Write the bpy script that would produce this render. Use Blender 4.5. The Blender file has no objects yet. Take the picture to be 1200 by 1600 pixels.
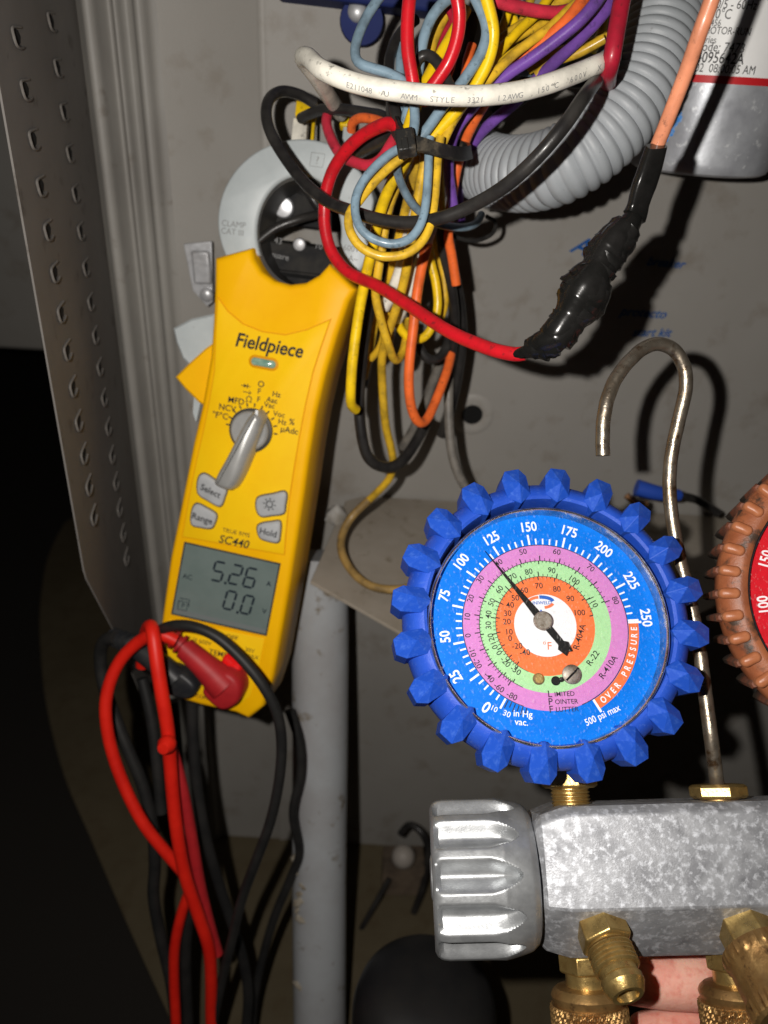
import bpy, math, random
from mathutils import Vector, Matrix, noise as mnoise
random.seed(7)
sc = bpy.context.scene
# ------------------------------------------------------------------ camera, world, light (all lengths in mm, S turns them into metres)
S = 0.001
FPX = 1208.0                      # focal length in photo pixels (1200 x 1600)
CAMH = 537.0                      # camera height over the pad
WALLY = 400.0                     # distance to the back panel
pitch, roll = math.radians(30), math.radians(3.3)
f_ = Vector((0, math.cos(pitch), -math.sin(pitch)))
u0 = Vector((0, math.sin(pitch), math.cos(pitch))); r0 = Vector((1, 0, 0))
r_ = math.cos(roll)*r0 + math.sin(roll)*u0
u_ = -math.sin(roll)*r0 + math.cos(roll)*u0
CAM = Vector((0, 0, CAMH))
cd = bpy.data.cameras.new('camera'); cam = bpy.data.objects.new('camera', cd)
sc.collection.objects.link(cam); sc.camera = cam
m = Matrix.Identity(4)
for i in range(3):
    m[i][0], m[i][1], m[i][2], m[i][3] = r_[i], u_[i], -f_[i], CAM[i]*S
cam.matrix_world = m
cd.sensor_fit = 'VERTICAL'; cd.sensor_height = 36; cd.sensor_width = 27
cd.lens = 36*FPX/1600; cd.clip_start = 0.01; cd.clip_end = 50
cd.dof.use_dof = True; cd.dof.focus_distance = 0.236; cd.dof.aperture_fstop = 12

w = bpy.data.worlds.new('World'); sc.world = w; w.use_nodes = True
w.node_tree.nodes['Background'].inputs[0].default_value = (1.0, 0.86, 0.74, 1)
w.node_tree.nodes['Background'].inputs[1].default_value = 0.007

def C(x, y, z): return CAM + r_*x + u_*y - f_*z
ld = bpy.data.lights.new('camera_flash', 'SPOT'); lo = bpy.data.objects.new('camera_flash', ld)
sc.collection.objects.link(lo)
lo.matrix_world = cam.matrix_world.copy(); lo.location = C(-31, 13, 2)*S
ld.energy = 4.7; ld.shadow_soft_size = 0.0028; ld.spot_size = math.radians(125); ld.spot_blend = 0.75
ld.color = (1.0, 0.95, 0.89)

vs = sc.view_settings
vs.view_transform = 'Standard'; vs.look = 'None'; vs.exposure = 0.0; vs.gamma = 1; vs.use_curve_mapping = False

# ------------------------------------------------------------------ helpers
def ray(px, py): return r_*((px-600)/FPX) + u_*(-(py-800)/FPX) + f_
def P(px, py, d): return CAM + ray(px, py)*d
def hit(px, py, p0, n):
    d = ray(px, py); return CAM + d*((p0-CAM).dot(n)/d.dot(n))
def onwall(px, py, off=0): return hit(px, py, Vector((0, WALLY-off, 0)), Vector((0, 1, 0)))
def onz(px, py, z): return hit(px, py, Vector((0, 0, z)), Vector((0, 0, 1)))
def cv(x, y, z): return (r_*x + u_*y - f_*z)

class Fr:
    def __init__(s, O, n, v):
        s.O = O; s.n = n.normalized(); s.v = (v - s.n*v.dot(s.n)).normalized(); s.u = s.v.cross(s.n)
    def uv(s, px, py, h=0):
        q = hit(px, py, s.O+s.n*h, s.n) - s.O
        return (q.dot(s.u), q.dot(s.v))
    def uvh(s, px, py, h=0):
        a, b = s.uv(px, py, h); return Vector((a, b, h))
    def pxmm(s, px, py): return (hit(px, py, s.O, s.n)-CAM).dot(f_)/FPX
    def mat(s):
        m = Matrix.Identity(4)
        for i in range(3): m[i][0], m[i][1], m[i][2], m[i][3] = s.u[i], s.v[i], s.n[i], s.O[i]*S
        return m
    def loc(s, wp): q = wp-s.O; return Vector((q.dot(s.u), q.dot(s.v), q.dot(s.n)))

col = sc.collection
def tag(o, label=None, cat=None, group=None, kind=None):
    if label: o['label'] = label
    if cat: o['category'] = cat
    if group: o['group'] = group
    if kind: o['kind'] = kind
    return o
def empty(name, mat):
    o = bpy.data.objects.new(name, None); col.objects.link(o); o.matrix_world = mat
    o.empty_display_size = 0.01; return o
def obj(name, VF, mat, parent=None, origin=None, smooth=40, bevel=0, bseg=2, subsurf=0):
    V, F = VF
    if origin is not None: V = [Vector(v)-origin for v in V]
    me = bpy.data.meshes.new(name)
    me.from_pydata([(v[0]*S, v[1]*S, v[2]*S) for v in V], [], [tuple(f) for f in F])
    me.validate(); me.update()
    if smooth:
        me.shade_smooth(); me.set_sharp_from_angle(angle=math.radians(smooth))
    o = bpy.data.objects.new(name, me); col.objects.link(o)
    if origin is not None: o.location = origin*S
    if parent: o.parent = parent
    me.materials.append(mat)
    if bevel:
        b = o.modifiers.new('bevel', 'BEVEL'); b.width = bevel*S; b.segments = bseg; b.limit_method = 'ANGLE'; b.angle_limit = math.radians(35)
        b.harden_normals = False
    if subsurf:
        b = o.modifiers.new('sub', 'SUBSURF'); b.levels = subsurf; b.render_levels = subsurf
    return o
def dup(o, parent, rotz=None):
    c = o.copy(); col.objects.link(c); c.parent = parent
    if rotz is not None: c.rotation_euler = (0, 0, rotz)
    return c
def join(*vfs):
    V, F = [], []
    for v, f in vfs:
        k = len(V); V += list(v); F += [tuple(i+k for i in t) for t in f]
    return V, F
def xf(VF, fn): return [fn(Vector(v)) for v in VF[0]], VF[1]
def box(x0, x1, y0, y1, z0, z1):
    V = [(x0,y0,z0),(x1,y0,z0),(x1,y1,z0),(x0,y1,z0),(x0,y0,z1),(x1,y0,z1),(x1,y1,z1),(x0,y1,z1)]
    return V, [(3,2,1,0),(4,5,6,7),(0,1,5,4),(1,2,6,5),(2,3,7,6),(3,0,4,7)]
def area2(p): return sum(p[i][0]*p[(i+1)%len(p)][1]-p[(i+1)%len(p)][0]*p[i][1] for i in range(len(p)))
def offs(poly, d):
    n = len(poly); out = []; sg = 1 if area2(poly) > 0 else -1
    for i in range(n):
        a, b, c = Vector(poly[i-1][:2]), Vector(poly[i][:2]), Vector(poly[(i+1)%n][:2])
        e1, e2 = (b-a), (c-b)
        if e1.length < 1e-9 or e2.length < 1e-9: out.append((b.x, b.y)); continue
        e1.normalize(); e2.normalize()
        n1 = Vector((e1.y, -e1.x))*sg; n2 = Vector((e2.y, -e2.x))*sg
        k = (n1+n2); 
        if k.length < 1e-6: k = n1
        k.normalize(); q = max(0.45, k.dot(n1))
        out.append((b.x+k.x*d/q, b.y+k.y*d/q))
    return out
def loft(poly, levels, cap0=True, cap1=True):
    """poly: 2d outline; levels: (height, offset) from top to bottom"""
    if area2(poly) < 0: poly = poly[::-1]
    n = len(poly); V = []; F = []
    for h, d in levels:
        V += [(x, y, h) for x, y in (offs(poly, d) if d else [p[:2] for p in poly])]
    for l in range(len(levels)-1):
        for i in range(n):
            j = (i+1) % n; F.append((l*n+i, (l+1)*n+i, (l+1)*n+j, l*n+j))
    if cap0: F.append(tuple(range(n)))
    if cap1: F.append(tuple((len(levels)-1)*n+i for i in reversed(range(n))))
    return V, F
def crom(p, closed=False, sub=8):
    p = [Vector(q) for q in p]; n = len(p); out = []
    rng = range(n) if closed else range(n-1)
    for i in rng:
        if closed: a, b, c, d = p[i-1], p[i], p[(i+1)%n], p[(i+2)%n]
        else: a, b, c, d = p[max(i-1,0)], p[i], p[i+1], p[min(i+2,n-1)]
        for k in range(sub):
            t = k/sub
            out.append(0.5*((2*b)+(c-a)*t+(2*a-5*b+4*c-d)*t*t+(3*b-a-3*c+d)*t**3))
    if not closed: out.append(p[-1])
    return out
def resample(p, step):
    L = [0]
    for i in range(1, len(p)): L.append(L[-1]+(p[i]-p[i-1]).length)
    n = max(2, int(L[-1]/step)+1); out = []; j = 0
    for k in range(n+1):
        s = L[-1]*k/n
        while j < len(p)-2 and L[j+1] < s: j += 1
        t = (s-L[j])/max(L[j+1]-L[j], 1e-9); out.append(p[j].lerp(p[j+1], min(max(t,0),1)))
    return out, L[-1]
def tube(pts, r, segs=14, step=2.0, sub=10, flat=1.0, rfn=None, cap=True, smooth=True):
    p = crom(pts, sub=sub) if smooth else [Vector(q) for q in pts]
    p, L = resample(p, step)
    n = len(p); V = []; F = []
    t = (p[1]-p[0]).normalized(); a = t.orthogonal().normalized()
    for i in range(n):
        t2 = (p[min(i+1,n-1)]-p[max(i-1,0)]).normalized()
        a = (a - t2*a.dot(t2)).normalized(); b = t2.cross(a)
        s = i/(n-1)
        for k in range(segs):
            th = 2*math.pi*k/segs
            rr = rfn(s, th, s*L) if rfn else r
            V.append(p[i] + a*(math.cos(th)*rr) + b*(math.sin(th)*rr*flat))
    for i in range(n-1):
        for k in range(segs):
            l = (k+1) % segs; F.append((i*segs+k, i*segs+l, (i+1)*segs+l, (i+1)*segs+k))
    if cap:
        F.append(tuple(reversed(range(segs)))); F.append(tuple((n-1)*segs+k for k in range(segs)))
    return V, F
def lathe(prof, segs=48, rfn=None, ph=0, cap=True):
    """prof: (z, r) list; along +z"""
    V = []; F = []; n = len(prof)
    for z, r in prof:
        for k in range(segs):
            th = 2*math.pi*k/segs+ph; rr = rfn(z, r, th) if rfn else r
            V.append((math.cos(th)*rr, math.sin(th)*rr, z))
    for i in range(n-1):
        for k in range(segs):
            l = (k+1) % segs; F.append((i*segs+k, i*segs+l, (i+1)*segs+l, (i+1)*segs+k))
    if cap:
        F.append(tuple(reversed(range(segs)))); F.append(tuple((n-1)*segs+k for k in range(segs)))
    return V, F
def aim(VF, o, axis, up=None):
    z = Vector(axis).normalized(); x = (Vector(up) - z*Vector(up).dot(z)).normalized() if up else z.orthogonal().normalized(); y = z.cross(x)
    o = Vector(o); return [o + x*v[0] + y*v[1] + z*v[2] for v in VF[0]], VF[1]
def ring(r0, r1, a0, a1, h, n=96):
    """flat annulus sector, angles clockwise from up in degrees"""
    V = []; F = []
    for i in range(n+1):
        a = math.radians(a0+(a1-a0)*i/n)
        for r in (r0, r1): V.append((math.sin(a)*r, math.cos(a)*r, h))
    for i in range(n): F.append((2*i, 2*i+1, 2*i+3, 2*i+2)[::-1])
    return V, F
def fixup(VF):   # make flat faces look to +z
    V, F = VF; out = []
    for f in F:
        a = sum(V[f[i]][0]*V[f[(i+1)%len(f)]][1]-V[f[(i+1)%len(f)]][0]*V[f[i]][1] for i in range(len(f)))
        out.append(f if a > 0 else tuple(reversed(f)))
    return V, out
_tc = {}
def rawtext(s, bold=0.0, shear=0.0):
    k = (s, bold, shear)
    if k in _tc: return _tc[k]
    c = bpy.data.curves.new('t', 'FONT'); c.body = s; c.size = 1/0.70; c.align_x = 'CENTER'; c.align_y = 'BOTTOM_BASELINE'
    c.resolution_u = 3; c.offset = bold; c.shear = shear
    o = bpy.data.objects.new('t', c); me = bpy.data.meshes.new_from_object(o)
    V = [tuple(v.co) for v in me.vertices]; F = [tuple(p.vertices) for p in me.polygons]
    bpy.data.objects.remove(o); bpy.data.meshes.remove(me); bpy.data.curves.remove(c)
    _tc[k] = (V, F); return V, F
def text2(s, x, y, cap, rot=0, h=0, bold=0.0, shear=0.0, wx=1.0, hx=0):
    """text centred on x,y in a local plane; cap height in mm; rot in degrees clockwise"""
    V, F = rawtext(s, bold, shear); a = -math.radians(rot); ca, sa = math.cos(a), math.sin(a); out = []
    for v in V:
        tx, ty = v[0]*cap*wx, (v[1]-0.5)*cap
        out.append((x+tx*ca-ty*sa, y+tx*sa+ty*ca, h))
    return out, F
def seg_poly(pts, h=0): return [(p[0], p[1], h) for p in pts], [tuple(range(len(pts)))]
def strip(pts, wd, h):
    """thin flat line through 2d points"""
    V = []; F = []; p = [Vector(q[:2]) for q in pts]
    for i in range(len(p)):
        t = (p[min(i+1,len(p)-1)]-p[max(i-1,0)]).normalized(); nn = Vector((-t.y, t.x))*wd/2
        V += [(*(p[i]+nn), h), (*(p[i]-nn), h)]
    for i in range(len(p)-1): F.append((2*i, 2*i+1, 2*i+3, 2*i+2))
    return V, F

# ------------------------------------------------------------------ materials
def M(name, c, rough=0.5, metal=0.0, c2=None, vs=60.0, lo=0.4, hi=0.65, bump=0.0, bs=900.0, spec=0.3, coat=0.0, c3=None, s3=400.0, lo3=0.62, hi3=0.7, rvar=0.0, stretch=None, sss=0, emit=None):
    m = bpy.data.materials.new(name); m.use_nodes = True; nt = m.node_tree; N = nt.nodes; L = nt.links
    b = N['Principled BSDF']; b.inputs['Roughness'].default_value = rough; b.inputs['Metallic'].default_value = metal
    b.inputs['Specular IOR Level'].default_value = spec; b.inputs['Coat Weight'].default_value = coat; b.inputs['Coat Roughness'].default_value = 0.15
    b.inputs['Base Color'].default_value = (*c, 1)
    tc = N.new('ShaderNodeTexCoord'); out = tc.outputs['Object']
    if stretch:
        mp = N.new('ShaderNodeMapping'); mp.inputs['Scale'].default_value = stretch; L.new(out, mp.inputs[0]); out = mp.outputs[0]
    def nz(scale, det=4):
        n = N.new('ShaderNodeTexNoise'); n.inputs['Scale'].default_value = scale; n.inputs['Detail'].default_value = det; n.inputs['Roughness'].default_value = 0.62
        L.new(out, n.inputs['Vector']); return n.outputs['Fac']
    def rmp(x, a, bb):
        r = N.new('ShaderNodeMapRange'); r.inputs[1].default_value = a; r.inputs[2].default_value = bb; L.new(x, r.inputs[0]); return r.outputs[0]
    cur = None
    if c2:
        x = N.new('ShaderNodeMix'); x.data_type = 'RGBA'; L.new(rmp(nz(vs), lo, hi), x.inputs['Factor'])
        x.inputs['A'].default_value = (*c, 1); x.inputs['B'].default_value = (*c2, 1); cur = x.outputs['Result']
    if c3:
        x = N.new('ShaderNodeMix'); x.data_type = 'RGBA'; L.new(rmp(nz(s3, 6), lo3, hi3), x.inputs['Factor'])
        if cur: L.new(cur, x.inputs['A'])
        else: x.inputs['A'].default_value = (*c, 1)
        x.inputs['B'].default_value = (*c3, 1); cur = x.outputs['Result']
    if cur: L.new(cur, b.inputs['Base Color'])
    if rvar:
        r = N.new('ShaderNodeMapRange'); r.inputs[1].default_value = 0.3; r.inputs[2].default_value = 0.7
        r.inputs[3].default_value = max(rough-rvar, 0.02); r.inputs[4].default_value = min(rough+rvar, 1); L.new(nz(vs*2.3), r.inputs[0]); L.new(r.outputs[0], b.inputs['Roughness'])
    if bump:
        bp = N.new('ShaderNodeBump'); bp.inputs['Strength'].default_value = bump; bp.inputs['Distance'].default_value = 0.0004
        L.new(nz(bs, 5), bp.inputs['Height']); L.new(bp.outputs[0], b.inputs['Normal'])
    if sss:
        b.inputs['Subsurface Weight'].default_value = sss; b.inputs['Subsurface Radius'].default_value = (1, .3, .15); b.inputs['Subsurface Scale'].default_value = 0.006
    if emit: b.inputs['Emission Color'].default_value = (*c, 1); b.inputs['Emission Strength'].default_value = emit
    return m
paint = M('grey_painted_sheet', (.285,.272,.252), .5, 0, (.25,.237,.216), 9, .35, .7, .25, 1500, c3=(.19,.165,.135), s3=42, lo3=.55, hi3=.78)
dimsidem = M('shade_dimmed_side_grey', (.17,.16,.15), .6, 0, (.13,.12,.11), 12, .35, .7, .2, 1500, c3=(.08,.07,.06), s3=70, lo3=.6, hi3=.72, spec=.15)  # side panel grey darkened to stand in for grazing light
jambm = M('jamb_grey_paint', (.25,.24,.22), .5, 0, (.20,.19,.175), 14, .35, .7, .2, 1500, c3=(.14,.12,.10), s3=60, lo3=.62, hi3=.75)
shelfm = M('dusty_grey_sheet', (.30,.27,.23), .7, 0, (.23,.20,.16), 22, .35, .7, .3, 1200, c3=(.18,.15,.11), s3=90, lo3=.58, hi3=.72)
dirt = M('brown_dirt', (.095,.077,.048), .9, 0, (.075,.06,.036), 14, .3, .7, .5, 260, c3=(.07,.052,.03), s3=60, lo3=.5, hi3=.75, spec=.1)
blackgnd = M('near_black_ground', (.012,.010,.008), .95)  # near-black sheet under and beyond the base pan
shadem = M('hollow_shade_black', (.004,.004,.004), .95)  # black painted for the shade inside slots and at the panel dimple
yel = M('meter_yellow_rubber', (.95,.50,.002), .45, 0, (.92,.46,.002), 40, bump=.12, bs=2500, spec=.16, c3=(.35,.15,.01), s3=160, lo3=.72, hi3=.80)
yel2 = M('meter_yellow_plate', (.95,.58,.006), .5, 0, (.93,.54,.005), 50, bump=.1, bs=3000, spec=.12, c3=(.35,.18,.02), s3=260, lo3=.72, hi3=.80)
orgrec = M('meter_orange_recess', (.70,.30,.004), .5, spec=.1)
jawm = M('light_grey_plastic', (.47,.51,.52), .42, 0, (.42,.46,.47), 60, bump=.12, bs=2500, c3=(.2,.2,.19), s3=220, lo3=.68, hi3=.78)
dkgrey = M('dark_grey_plastic', (.035,.035,.035), .45, 0, (.06,.055,.045), 70)
knobm = M('silver_grey_plastic', (.40,.40,.39), .33, .25, (.33,.33,.32), 90, bump=.1, bs=3000)
btn = M('button_grey_rubber', (.42,.43,.44), .5, 0, (.36,.37,.38), 120, bump=.1, bs=3000)
ink = M('black_print', (.015,.015,.018), .6)
lcdm = M('lcd_glass', (.15,.19,.18), .28, 0, (.13,.17,.16), 50, spec=.4)
lcdk = M('lcd_segments', (.008,.014,.025), .4)
ledm = M('led_window', (.30,.45,.36), .12, 0, (.16,.30,.24), 300, coat=.6)
def wire_m(name, c, dirty=.4, rough=.38):
    d = tuple(x*(1-dirty)*.8+.02*dirty for x in c)
    return M(name, c, rough, 0, d, 110, .42, .68, .15, 1800, c3=tuple(x*.35+.01 for x in c), s3=420, lo3=.59, hi3=.70, coat=.15)
WM = {'yellow': wire_m('yellow_insulation', (.88,.57,.008), .2), 'dyellow': wire_m('dirty_yellow_insulation', (.72,.44,.025), .5, .42),
 'brown': wire_m('soiled_yellow_insulation', (.30,.19,.06), .5, .5),
 'grey': wire_m('blue_grey_insulation', (.20,.29,.36), .4), 'red': wire_m('red_insulation', (.56,.010,.018), .15, .33), 'pinkred': wire_m('pink_red_insulation', (.58,.03,.06), .2),
 'dred': wire_m('crimson_insulation', (.36,.012,.03), .3), 'salmon': wire_m('salmon_insulation', (.66,.25,.135), .15, .35), 'purple': wire_m('purple_insulation', (.17,.07,.36), .25),
 'orange': wire_m('orange_insulation', (.84,.15,.03), .2), 'black': M('black_insulation', (.014,.013,.013), .38, 0, (.03,.028,.026), 90, bump=.15, bs=1800, coat=.1),
 'white': wire_m('white_insulation', (.78,.75,.66), .12, .4), 'dgrey': wire_m('dusty_grey_insulation', (.17,.155,.135), .5, .55)}
leadred = M('test_lead_red_silicone', (.72,.018,.008), .45, 0, (.60,.012,.006), 60, bump=.08, bs=2500)
plugred = M('plug_red_rubber', (.42,.018,.022), .48, 0, (.34,.014,.018), 90, bump=.15, bs=2500)
leadblk = M('test_lead_black_silicone', (.013,.013,.013), .5, 0, (.022,.021,.02), 60)
plugblk = M('plug_black_rubber', (.016,.017,.02), .42, 0, (.03,.03,.03), 120)
tape = M('black_electrical_tape', (.007,.007,.0065), .25, 0, (.012,.0115,.011), 130, bump=.32, bs=170, rvar=.06, coat=.2, spec=.35)
tiem = M('black_nylon', (.018,.018,.017), .42, 0, (.09,.075,.055), 160, .5, .7, .2, 1200)
conduitm = M('grey_flexible_conduit', (.31,.33,.35), .45, 0, (.27,.29,.305), 45, bump=.12, bs=1800, c3=(.14,.14,.14), s3=300, lo3=.66, hi3=.76)
pvcm = M('grey_pvc', (.36,.375,.39), .24, 0, (.31,.31,.315), 22, bump=.2, bs=700, c3=(.17,.14,.10), s3=70, lo3=.6, hi3=.7, spec=.5)
canm = M('capacitor_tin', (.50,.52,.55), .40, .4, (.34,.35,.38), 70, .35, .7, .12, 500, c3=(.66,.68,.70), s3=260, lo3=.60, hi3=.68, rvar=.1)
labelm = M('white_label', (.84,.84,.83), .45, 0, (.78,.78,.77), 60)
redline = M('red_label_edge', (.50,.015,.02), .5)
prn = M('label_print', (.02,.02,.022), .6)
bmark = M('blue_marker', (.008,.06,.24), .6, 0, (.03,.10,.25), 300, spec=.1)
boot = M('blue_rubber', (.012,.062,.42), .5, 0, (.022,.085,.50), 90, bump=.25, bs=2200, c3=(.05,.12,.50), s3=700, lo3=.58, hi3=.7)
bootworn = M('blue_rubber_dusty', (.012,.07,.44), .5, 0, (.04,.12,.52), 700, .5, .75, .12, 2500)
copper = M('copper_brown_rubber', (.30,.10,.042), .42, 0, (.20,.06,.025), 90, bump=.25, bs=1500, c3=(.05,.03,.02), s3=110, lo3=.54, hi3=.64)
cpill = M('copper_rubber_worn', (.42,.16,.075), .36, 0, (.33,.11,.045), 140, bump=.12, bs=2500)
coppside = M('dirty_brown_rubber', (.24,.075,.04), .6, 0, (.05,.04,.03), 70, .42, .6, .8, 400)
chrome = M('bezel_chrome', (.60,.60,.60), .22, .95, (.35,.33,.30), 150, rvar=.1)
dialb = M('dial_blue', (.003,.15,.62), .45, 0, (.005,.17,.67), 400, c3=(.04,.27,.74), s3=1500, lo3=.6, hi3=.75, spec=.08)
dialp = M('dial_pink', (.56,.21,.48), .5, 0, (.52,.19,.45), 700, c3=(.72,.36,.64), s3=1700, lo3=.6, hi3=.75, spec=.08)
dialg = M('dial_green', (.35,.62,.31), .5, 0, (.32,.58,.28), 700, c3=(.52,.78,.48), s3=1700, lo3=.6, hi3=.75, spec=.08)
dialo = M('dial_orange', (.74,.17,.055), .5, 0, (.68,.15,.045), 700, c3=(.82,.28,.14), s3=1700, lo3=.6, hi3=.75, spec=.08)
dialw = M('dial_white', (.70,.71,.72), .5, 0, (.66,.68,.70), 700, c3=(.55,.58,.62), s3=1500, lo3=.62, hi3=.74, spec=.08)
dialr = M('dial_red', (.56,.008,.018), .5, 0, (.50,.006,.015), 400, spec=.08)
wprint = M('white_print', (.78,.80,.82), .5)
oprint = M('orange_print', (.80,.16,.06), .5)
bprint = M('navy_print', (.02,.10,.42), .5)
alu = M('cast_aluminium', (.37,.38,.40), .48, .42, (.21,.215,.23), 90, .35, .66, .16, 1500, c3=(.56,.58,.62), s3=480, lo3=.50, hi3=.66, rvar=.16)
alubot = M('cast_aluminium_worn', (.46,.46,.47), .46, .55, (.33,.325,.33), 160, .35, .68, .6, 700, c3=(.22,.20,.17), s3=330, lo3=.6, hi3=.7, rvar=.1)
knoba = M('turned_aluminium', (.42,.435,.445), .40, .6, (.28,.29,.30), 120, .35, .68, .12, 1400, c3=(.42,.42,.43), s3=500, lo3=.62, hi3=.72, rvar=.08)
brass = M('brass', (.56,.40,.15), .32, .8, (.38,.24,.08), 140, .35, .7, .25, 900, c3=(.14,.085,.03), s3=260, lo3=.6, hi3=.72, rvar=.1)
brassd = M('tarnished_brass', (.42,.26,.10), .40, .75, (.27,.14,.05), 140, .35, .7, .3, 900, c3=(.11,.06,.03), s3=260, lo3=.58, hi3=.7, rvar=.1)
steel = M('tarnished_steel', (.36,.32,.26), .33, .85, (.24,.19,.14), 120, .35, .65, .4, 700, c3=(.12,.07,.035), s3=170, lo3=.56, hi3=.68, rvar=.1)
zinc = M('zinc_steel', (.52,.53,.55), .4, .45, (.40,.40,.41), 150, rvar=.1)
silver = M('silver_screw', (.30,.27,.23), .5, .6, (.14,.11,.08), 500, c3=(.5,.47,.42), s3=900)
needlem = M('needle_black', (.008,.008,.008), .4)
skinm = M('skin', (.80,.44,.34), .5, 0, (.78,.34,.27), 90, bump=.6, bs=700, sss=.3, c3=(.70,.26,.20), s3=240, lo3=.5, hi3=.7)
contm = M('contactor_black', (.012,.012,.013), .7, 0, (.03,.028,.025), 90, bump=.2, bs=900, spec=.15)
faint = M('faded_grey_print', (.22,.22,.22), .6)
bluebox = M('navy_blue_plastic', (.012,.020,.10), .65, 0, (.015,.025,.11), 60, spec=.15)
domem = M('black_steel_shell', (.010,.010,.011), .45, 0, (.018,.017,.016), 20)
glassm = bpy.data.materials.new('gauge_glass'); glassm.use_nodes = True
nt = glassm.node_tree; N = nt.nodes; L = nt.links; N.remove(N['Principled BSDF'])
tr = N.new('ShaderNodeBsdfTransparent'); tr.inputs[0].default_value = (.96,.97,.98,1); gl = N.new('ShaderNodeBsdfGlossy'); gl.inputs['Roughness'].default_value = .06
fr = N.new('ShaderNodeFresnel'); fr.inputs[0].default_value = 1.45; mx = N.new('ShaderNodeMixShader')
tcg = N.new('ShaderNodeTexCoord'); ng = N.new('ShaderNodeTexNoise'); ng.inputs['Scale'].default_value = 1300; ng.inputs['Detail'].default_value = 6
mpg = N.new('ShaderNodeMapping'); mpg.inputs['Scale'].default_value = (1, .6, 1); mpg.inputs['Rotation'].default_value = (0, 0, .7); L.new(tcg.outputs['Object'], mpg.inputs[0]); L.new(mpg.outputs[0], ng.inputs['Vector'])
rg = N.new('ShaderNodeMapRange'); rg.inputs[1].default_value = .58; rg.inputs[2].default_value = .74; rg.inputs[3].default_value = .0; rg.inputs[4].default_value = .20; L.new(ng.outputs['Fac'], rg.inputs[0])
dg_ = N.new('ShaderNodeBsdfDiffuse'); dg_.inputs[0].default_value = (.6,.6,.58,1); md = N.new('ShaderNodeMixShader'); L.new(rg.outputs[0], md.inputs[0]); L.new(tr.outputs[0], md.inputs[1]); L.new(dg_.outputs[0], md.inputs[2])
L.new(fr.outputs[0], mx.inputs[0]); L.new(md.outputs[0], mx.inputs[1]); L.new(gl.outputs[0], mx.inputs[2]); L.new(mx.outputs[0], N['Material Output'].inputs[0])

# ------------------------------------------------------------------ the setting
FZ = 0.0
gx = 3000
tag(obj('ground', ([(-gx,-gx,-6),(gx,-gx,-6),(gx,gx,-6),(-gx,gx,-6)], [(0,1,2,3)]), blackgnd), kind='structure')
arc = [onz(x, y, 0) for x, y in [(100,815),(74,870),(62,950),(64,1030),(74,1110),(100,1210),(140,1305),(200,1445),(270,1600),(340,1760)]]
arc = [Vector((q.x, q.y)) for q in crom([Vector((a.x, a.y, 0)) for a in arc], sub=5)]
pad = [(a.x, a.y) for a in arc] + [(600, -50), (600, 1000), (arc[0].x+60, 1000)]
V, F = loft(pad, [(0,-3),(-1.5,0),(-5.5,0)])
tag(obj('base_pan', (V, F), dirt), kind='structure')
# back panel: plan profile pulled up
def pull(prof, z0, z1, nz=2):
    V = []; F = []; n = len(prof)
    for k in range(nz):
        z = z0+(z1-z0)*k/(nz-1)
        V += [(p[0], p[1], z) for p in prof]
    for k in range(nz-1):
        for i in range(n-1): F.append((k*n+i, k*n+i+1, (k+1)*n+i+1, (k+1)*n+i))
    return V, F
# main sheet with a shallow seam, z from 0 to 700
sx = onwall(411, 150).x
prof = [(600,WALLY),(sx+3,WALLY),(sx+1.6,WALLY-.7),(sx,WALLY-1.0),(sx-1.6,WALLY-.4),(sx-2.5,WALLY+.4),(-112,WALLY+.4)]
back = tag(obj('back_panel', pull(prof, 1, 760), paint, smooth=50), kind='structure')
# rolled jamb ridges and the side panel
jp = [(-112,400.4),(-115,399),(-117,396),(-119.5,395),(-121.5,397),(-123,402),(-126,404),(-128,403),(-129.5,400),(-131,399.5),(-132.5,402),(-134.5,402.5),(-136.5,398),(-138,393.5),(-140.5,392),(-142.5,393),(-143.5,396),(-144,391)]
jc = [(q.x, q.y) for q in crom([Vector((a, b, 0)) for a, b in jp], sub=4)]
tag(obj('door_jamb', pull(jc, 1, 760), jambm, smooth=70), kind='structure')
XS = -144.0; SA = math.radians(-8.5)
sn = Vector((math.cos(SA), -math.sin(SA), 0)); sd = Vector((math.sin(SA), math.cos(SA), 0)); so = Vector((XS, 391, 0))
def onside(px, py): q = hit(px, py, so, sn)-so; return q.dot(sd), q.z
YE = onside(72, 548)[0]
A_, B_, C_ = onside(136, 905), onside(178, 985), onside(232, 1110); ZB = A_[1]
sp0 = [(0, 760), (YE, 760), (YE, A_[1]+6), A_, B_, C_, (0, C_[1]-10)]
side = tag(obj('side_panel', xf(loft(sp0, [(0,0),(-.7,0)]), lambda v: Vector((v.z, v.x, v.y))), dimsidem), kind='structure')
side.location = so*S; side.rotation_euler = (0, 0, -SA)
q = hit(40, 547, Vector((0,760,0)), Vector((0,1,0)))
tag(obj('far_panel', box(-1200, -150, 760, 790, q.z, 1400), paint, bevel=4), kind='structure')
# punched louvres, two columns: a small raised hood over a flat face painted black for the slot's shade
def hood():
    # pressed lip: a raised rounded ridge along the near and lower edge of the slot
    pts = [Vector((0.3,4.2,3.4)), Vector((0.5,-3.2,3.0)), Vector((0.9,-4.4,0)), Vector((1.0,-3.4,-2.8)), Vector((.8,0,-3.8)), Vector((.3,4.2,-3.4))]
    return tube([Vector((q.x, q.y*1.35, q.z*.85)) for q in pts], .5, 8, 1.2, sub=4)
hm = obj('louvre', hood(), dimsidem, side); hm2 = obj('slot', ([(.15,-4.8,2.2),(.15,-5.2,0),(.15,-4.3,-2.2),(.15,0,-2.7),(.15,3.5,-1.7),(.15,4.8,.2),(.15,2.9,1.9),(.15,-.6,2.5)], [tuple(range(8))]), shadem, hm)
cols = [(onside(77,20)[0], 46), (onside(24,50)[0], 40)]
ztop = onside(76,8)[1]
first = True
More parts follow.
